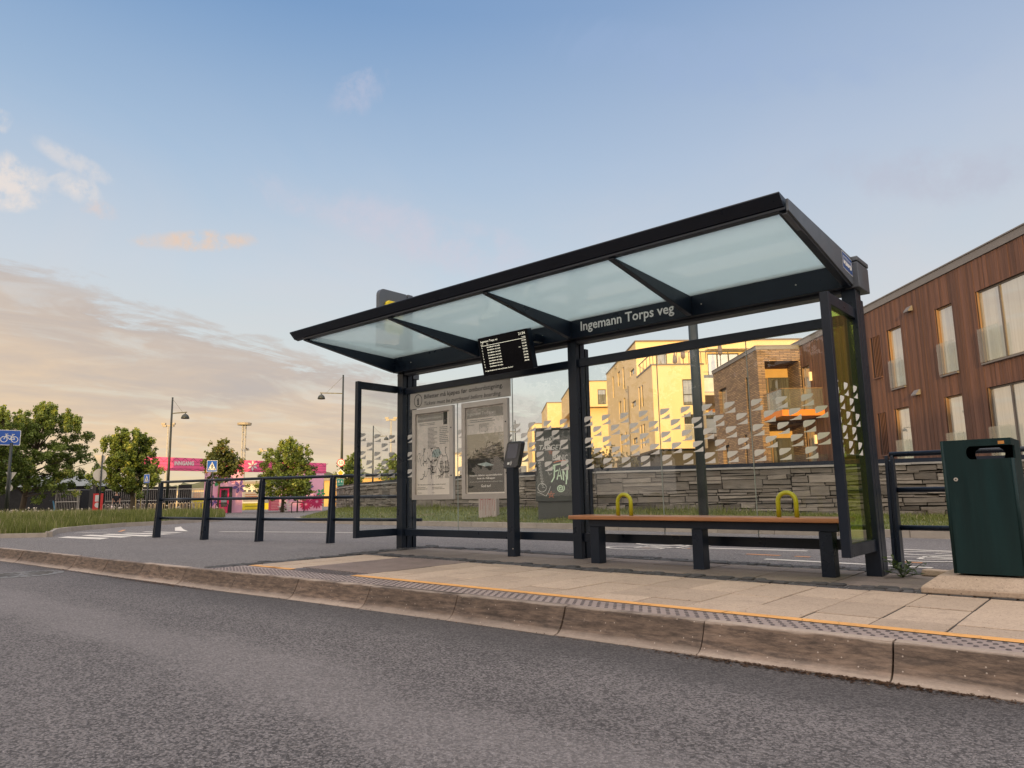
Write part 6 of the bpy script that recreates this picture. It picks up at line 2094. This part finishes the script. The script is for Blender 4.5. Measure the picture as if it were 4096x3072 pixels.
WEED = leafmat('weed leaves', (.035, .06, .015), (.09, .13, .035), (.12, .14, .04))
wt = thing('weed', 'small green weed growing at the foot of the right shelter post', 'plant', (-1.50, 6.42, gz(-1.5)))
rw = random.Random(3); lv, stm = MB(), MB()
for i in range(15):
    c = Vector((-1.50, 6.42, gz(-1.5))); a = rw.uniform(0, 6.28); e = rw.uniform(.2, 1.1)
    d = Vector((math.cos(a) * math.cos(e), math.sin(a) * math.cos(e), math.sin(e))); L = rw.uniform(.09, .19); stm.tube([c, c + d * L * .5 + Z3 * .01, c + d * L], .002, 4)
    for k in range(4):
        p = c + d * L * (.4 + .2 * k); u = (d + Vector((rw.gauss(0, .7), rw.gauss(0, .7), rw.gauss(0, .3)))).normalized(); s = u.cross(Z3).normalized() * rw.uniform(.014, .024); t_ = p + u * rw.uniform(.04, .075) - Z3 * .01
        lv.tv = rw.random() * .85; md = (p + t_) / 2 + Z3 * .008; lv.add([p, md + s, t_, md - s], [(0, 1, 2), (0, 2, 3)])
lv.build('leaves', WEED, wt); stm.build('stems', WEED, wt)
m = MB(); m.hexa([(-1.42, 6.62, gz(-1.4)), (-1.16, 6.60, gz(-1.4)), (-1.12, 6.72, gz(-1.4)), (-1.40, 6.75, gz(-1.4))], [(-1.41, 6.63, gz(-1.4) + .05), (-1.18, 6.61, gz(-1.4) + .045), (-1.14, 6.71, gz(-1.4) + .04), (-1.39, 6.74, gz(-1.4) + .05)])
tag(m.build('paving_stone', CONC, bevel=.01), 'loose pale stone beside the weed behind the right shelter post', 'stone')
# leaf litter and grit along the channel
LIT_ = leafmat('dry litter', (.05, .022, .010), (.13, .07, .035), (.30, .24, .17))
lt = MB()
for _ in range(2600):
    x = rn.choice((rn.gauss(-9.2, .9), rn.uniform(-12, 0), rn.gauss(-.95, .25), rn.gauss(-1.5, .3), rn.gauss(-7.6, .6)))
    y = ky(x) - .117 - abs(rn.gauss(0, .035))
    p = Vector((x, y, gz(x) - .16 + rn.uniform(.001, .010)))
    a = rn.uniform(0, 6.28); s = rn.uniform(.003, .014)
    d = Vector((math.cos(a), math.sin(a), rn.uniform(-.2, .3))) * s; e = Vector((-math.sin(a), math.cos(a), rn.uniform(-.2, .3))) * s * .45
    lt.tv = rn.random() ** 1.5
    lt.add([p - d, p + e, p + d, p - e], [(0, 1, 2, 3)])
for _ in range(420):
    x = rn.uniform(-7, 0); y = rn.choice((5.6, 6.84, 4.1)) + rn.gauss(0, .12)
    p = Vector((x, y, gz(x) + .008)); a = rn.uniform(0, 6.28); s = rn.uniform(.002, .008)
    d = Vector((math.cos(a), math.sin(a), .1)) * s; e = Vector((-math.sin(a), math.cos(a), .1)) * s * .6
    lt.tv = rn.random()
    lt.add([p - d, p + e, p + d, p - e], [(0, 1, 2, 3)])
tag(lt.build('leaf_litter', LIT_), 'brown leaf litter and grit along the foot of the kerb', 'litter', kind='stuff')
# manhole cover
c = Vector((-10.05, 2.8, gz(-10) - .157))
IRON = mat('cast iron', (.15, .145, .14), .6, .3, .2, 8, .3, 60)
mh = thing('manhole_cover', 'round ribbed iron manhole cover in the road near the kerb at left', 'manhole cover', c)
m = MB(); m.lathe([(.42, -.05), (.42, .0), (.36, .001), (.36, -.05)], c, 40); m.build('frame', IRON, mh)
m = MB(); m.lathe([(.352, -.05), (.352, -.002), (.335, .001), (.05, .002)], c, 40); lid = m.build('lid', IRON, mh)
for i in range(18):
    a = 2 * PI * i / 18
    m = MB(); m.bar(c + Vector((math.cos(a) * .1, math.sin(a) * .1, .004)), c + Vector((math.cos(a) * .31, math.sin(a) * .31, .004)), .022, .006); m.build('rib', IRON, lid)

# ---------------------------------------------------------------- across the road, behind the photographer: unseen blocks added to shade the stop, trees mirrored in its glass
SU = Vector((.528, -.849, 0)).normalized()      # towards the low sun
SN = Vector((.849, .528, 0)).normalized()
SROT = math.atan2(SN.y, SN.x)
def shade_block(label, p0, p1, along, depth, h, col):
    c = SU * along
    t = thing('apartment_building', label, 'building', c + SN * (p0 + p1) / 2, SROT)
    M = Matrix(((SN.x, -SU.x, 0, 0), (SN.y, -SU.y, 0, 0), (0, 0, 1, 0), (0, 0, 0, 1)))
    m = MB(M); m.box(p0, p1, -along - depth, -along, -.4, h); m.build('wall', mat('plaster', col, .85, 0, .06, .5), t)
    m = MB(M); m.box(p0 - .2, p1 + .2, -along - depth - .2, -along + .2, h, h + .25); m.build('roof', CAPG, t)
    n = int((p1 - p0) / 5)
    for i in range(n):
        for k in range(int(h / 3)):
            u = lerp(p0, p1, (i + .5) / n); z = 1.2 + k * 3
            m = MB(M); m.box(u - .7, u + .7, -along + .005, -along + .06, z, z + 1.4); m.build('window', WIND, t)
shade_block('low pale apartment block, unseen across the road, added to shade the shelter', -32.5, 75, 42, 11, 10.2, (.42, .36, .30))
shade_block('tall brown apartment block, unseen left of the low one, added to shade the trees', -85, -34.5, 42, 11, 14.6, (.22, .16, .12))
for i, (x, y, h, r) in enumerate(((-21, -8, 6.6, 2.3), (-15.5, -9.5, 7.2, 2.5), (-10, -9, 6.2, 2.2), (-5.5, -10, 7.0, 2.4))):
    tree('leafy street tree across the road, mirrored in the shelter glass', 0, 10, 0, r * 2 * FPX / 10, None, 40 + i, 3600, base=Vector((x, y, -.03)), hgt=h, leaf=.2, group='street trees across the road', name='street_tree', spikes=4)

sheet('pavement', [-110, -60, -30, 0, 30, 90], lambda x: [-90, -50, -20, -5.2], ASPH_PAVE, lambda x, y: -.02)
low_kerb([Vector((x, -5.15, 0)) for x in (-60, -40, -20, 0, 20, 40)], h=.0)
# ---------------------------------------------------------------- sky, sun, camera
SUN_EL = rad(6.0)
w = bpy.data.worlds.new('World'); sc.world = w; w.use_nodes = True
nt = w.node_tree; nt.nodes.clear()
out = nt.nodes.new('ShaderNodeOutputWorld')
tc = nd(nt, 'ShaderNodeTexCoord').outputs['Generated']
sp = nd(nt, 'ShaderNodeSeparateXYZ', {0: tc}); X_, Y_, Z_ = sp.outputs
el = mth(nt, 'MULTIPLY', mth(nt, 'ARCSINE', Z_), 180 / PI)
az = mth(nt, 'MULTIPLY', mth(nt, 'ARCTAN2', mth(nt, 'MULTIPLY', X_, -1.0), Y_), 180 / PI)
def AE(px, py):
    r = ray(px, py).normalized()
    return math.degrees(math.atan2(-r.x, r.y)), math.degrees(math.asin(r.z))
sky = nd(nt, 'ShaderNodeTexSky', sky_type='NISHITA')
sky.sun_disc = False; sky.sun_elevation = SUN_EL; sky.sun_rotation = math.atan2(SU.x, SU.y); sky.altitude = 50; sky.air_density = 1.0; sky.dust_density = 1.2; sky.ozone_density = 1.5


def ramp(stops, f):
    r = nd(nt, 'ShaderNodeValToRGB', {0: f}); e = r.color_ramp.elements
    while len(e) > 2: e.remove(e[-1])
    for i, (p, c) in enumerate(stops):
        if i < 2: e[i].position = p; e[i].color = c4(c)
        else: q = e.new(p); q.color = c4(c)
    return r.outputs[0]
f = mapr(nt, el, 0, 60, 0, 1, False)
left = ramp([(0, srgb(244, 224, 172)), (5 / 60, srgb(234, 226, 202)), (10 / 60, srgb(216, 226, 224)), (17 / 60, srgb(200, 215, 228)), (25 / 60, srgb(170, 195, 222)), (36 / 60, srgb(126, 161, 204)), (1, srgb(92, 130, 188))], f)
right = ramp([(0, srgb(232, 228, 212)), (8 / 60, srgb(221, 225, 222)), (16 / 60, srgb(204, 214, 224)), (25 / 60, srgb(184, 199, 221)), (36 / 60, srgb(148, 173, 209)), (1, srgb(104, 136, 190))], f)
base = mixc(nt, mapr(nt, az, 62, 8), left, right)
# thin veil streaks
hz = mth(nt, 'ADD', mth(nt, 'MAXIMUM', Z_, 0.0), .13)
pl = nd(nt, 'ShaderNodeCombineXYZ', {0: mth(nt, 'DIVIDE', X_, hz), 1: mth(nt, 'DIVIDE', Y_, hz), 2: 0.0}).outputs[0]
n1 = noise(nt, pl, .75, 8, .58, .6)
n2 = noise(nt, stretch(nt, pl, (1.6, .7, 1)), 2.2, 8, .62, .8)
n3 = noise(nt, pl, 5.5, 8, .65, .5)
veil = mth(nt, 'MULTIPLY', mapr(nt, n1, .42, .72), mapr(nt, el, 34, 12, 0, .40))
base = mixc(nt, veil, base, srgb(226, 216, 216))
# cloud bank low on the left
a0, e0 = AE(0, 1040); a1, e1 = AE(1500, 1480)
top = mth(nt, 'MULTIPLY_ADD', mth(nt, 'SUBTRACT', az, a1), (e0 - e1) / (a0 - a1), e1)
rag = mth(nt, 'MULTIPLY', mth(nt, 'SUBTRACT', n2, .5), 9.0)
rag = mth(nt, 'ADD', rag, mth(nt, 'MULTIPLY', mth(nt, 'SUBTRACT', n3, .5), 3.5))
dlt = mth(nt, 'ADD', mth(nt, 'SUBTRACT', top, el), rag)
bank = mapr(nt, dlt, -.4, 1.3)
holes = mapr(nt, mth(nt, 'ADD', n2, mth(nt, 'MULTIPLY', n3, .35)), .90, .64, .5, 1)
bank = mth(nt, 'MULTIPLY', bank, holes)
bank = mth(nt, 'MULTIPLY', bank, mapr(nt, el, .3, 4.5, .35, .93))
bank = mth(nt, 'MULTIPLY', bank, mapr(nt, az, 26, 46))
cb = mixc(nt, mapr(nt, mth(nt, 'ADD', dlt, mth(nt, 'MULTIPLY', mth(nt, 'SUBTRACT', n1, .5), 14)), 0, 11), srgb(196, 184, 178), srgb(244, 212, 174))
cb = mixc(nt, mapr(nt, n3, .35, .7, 0, .3), cb, srgb(192, 178, 172))
base = mixc(nt, bank, base, cb)


def puff(px, py, wpx, hpx, col, amt, slant=0.0, base=None, thr=(.38, .62), sc2=1.0):
    a, e = AE(px, py)
    wa, he = math.degrees(wpx / FPX), math.degrees(hpx / FPX)
    da = mth(nt, 'SUBTRACT', az, a)
    x = mth(nt, 'DIVIDE', da, wa)
    y = mth(nt, 'DIVIDE', mth(nt, 'SUBTRACT', mth(nt, 'SUBTRACT', el, e), mth(nt, 'MULTIPLY', da, slant)), he)
    r2 = mth(nt, 'ADD', mth(nt, 'MULTIPLY', x, x), mth(nt, 'MULTIPLY', y, y))
    m = mapr(nt, mth(nt, 'ADD', r2, mth(nt, 'MULTIPLY', mth(nt, 'SUBTRACT', noise(nt, tc, 16 * sc2, 8, .62, .8), .5), 2.6)), 1.0, .0)
    m = mth(nt, 'MULTIPLY', m, mapr(nt, noise(nt, tc, 42 * sc2, 7, .65), thr[0] - .1, thr[1]))
    return mixc(nt, mth(nt, 'MULTIPLY', m, amt), base, col)


W_ = srgb(238, 228, 222); PK = srgb(240, 208, 182)
base = puff(50, 730, 150, 95, W_, .95, .0, base)
base = puff(300, 755, 95, 62, W_, .8, .2, base)
base = puff(280, 640, 160, 42, W_, .5, .3, base)
base = puff(390, 840, 80, 40, srgb(226, 210, 205), .8, .0, base)
base = puff(0, 480, 50, 40, W_, .6, 0, base)
base = puff(800, 965, 230, 44, PK, .78, -.12, base)
base = puff(1430, 380, 150, 85, srgb(190, 196, 218), .6, -.3, base)
base = puff(1700, 960, 700, 130, srgb(214, 208, 220), .55, .22, base, sc2=.5)
base = puff(3750, 700, 520, 120, srgb(190, 190, 206), .45, .25, base, sc2=.5)
base = puff(3000, 250, 900, 150, srgb(160, 182, 218), .4, .2, base, sc2=.4)
# brighter evening sky round the low sun and overhead behind the photographer
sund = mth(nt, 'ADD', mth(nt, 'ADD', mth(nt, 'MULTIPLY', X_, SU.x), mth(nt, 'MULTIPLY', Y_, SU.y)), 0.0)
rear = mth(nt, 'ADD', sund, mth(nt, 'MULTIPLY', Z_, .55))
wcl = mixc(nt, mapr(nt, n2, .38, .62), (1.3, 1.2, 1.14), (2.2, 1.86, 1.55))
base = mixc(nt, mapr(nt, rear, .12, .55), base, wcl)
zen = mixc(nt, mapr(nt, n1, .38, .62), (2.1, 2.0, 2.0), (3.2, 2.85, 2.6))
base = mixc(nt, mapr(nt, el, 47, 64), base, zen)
# below the horizon
base = mixc(nt, mapr(nt, el, -.5, -6), base, (.10, .095, .085))
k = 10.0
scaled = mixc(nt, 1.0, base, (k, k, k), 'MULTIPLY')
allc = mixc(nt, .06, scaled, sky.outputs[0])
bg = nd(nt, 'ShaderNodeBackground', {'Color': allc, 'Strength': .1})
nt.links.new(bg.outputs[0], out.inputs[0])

sun = bpy.data.lights.new('sun', 'SUN'); sun.energy = 4.6; sun.angle = rad(.6); sun.color = (1.0, .65, .22)
so = bpy.data.objects.new('sun', sun); COL.objects.link(so)
dirv = Vector((SU.x * math.cos(SUN_EL), SU.y * math.cos(SUN_EL), math.sin(SUN_EL)))
so.rotation_euler = dirv.to_track_quat('Z', 'Y').to_euler()
so.location = dirv * 60

cam = bpy.data.cameras.new('camera'); cam.sensor_width = 36; cam.lens = 36 * FPX / 4096; cam.clip_end = 6000; cam.clip_start = .05
cobj = bpy.data.objects.new('camera', cam); COL.objects.link(cobj)
R_ = Matrix((rgt, -dwn, -fwd)).transposed()
cobj.matrix_world = Matrix.Translation((0, 0, H)) @ R_.to_4x4()
sc.camera = cobj
sc.view_settings.view_transform = 'Standard'; sc.view_settings.look = 'None'; sc.view_settings.exposure = 0; sc.view_settings.gamma = 1
try:
    c_ = sc.cycles
    c_.max_bounces = 8; c_.transparent_max_bounces = 24; c_.diffuse_bounces = 3; c_.glossy_bounces = 4; c_.caustics_reflective = False; c_.caustics_refractive = False; c_.sample_clamp_indirect = 6
except Exception: pass
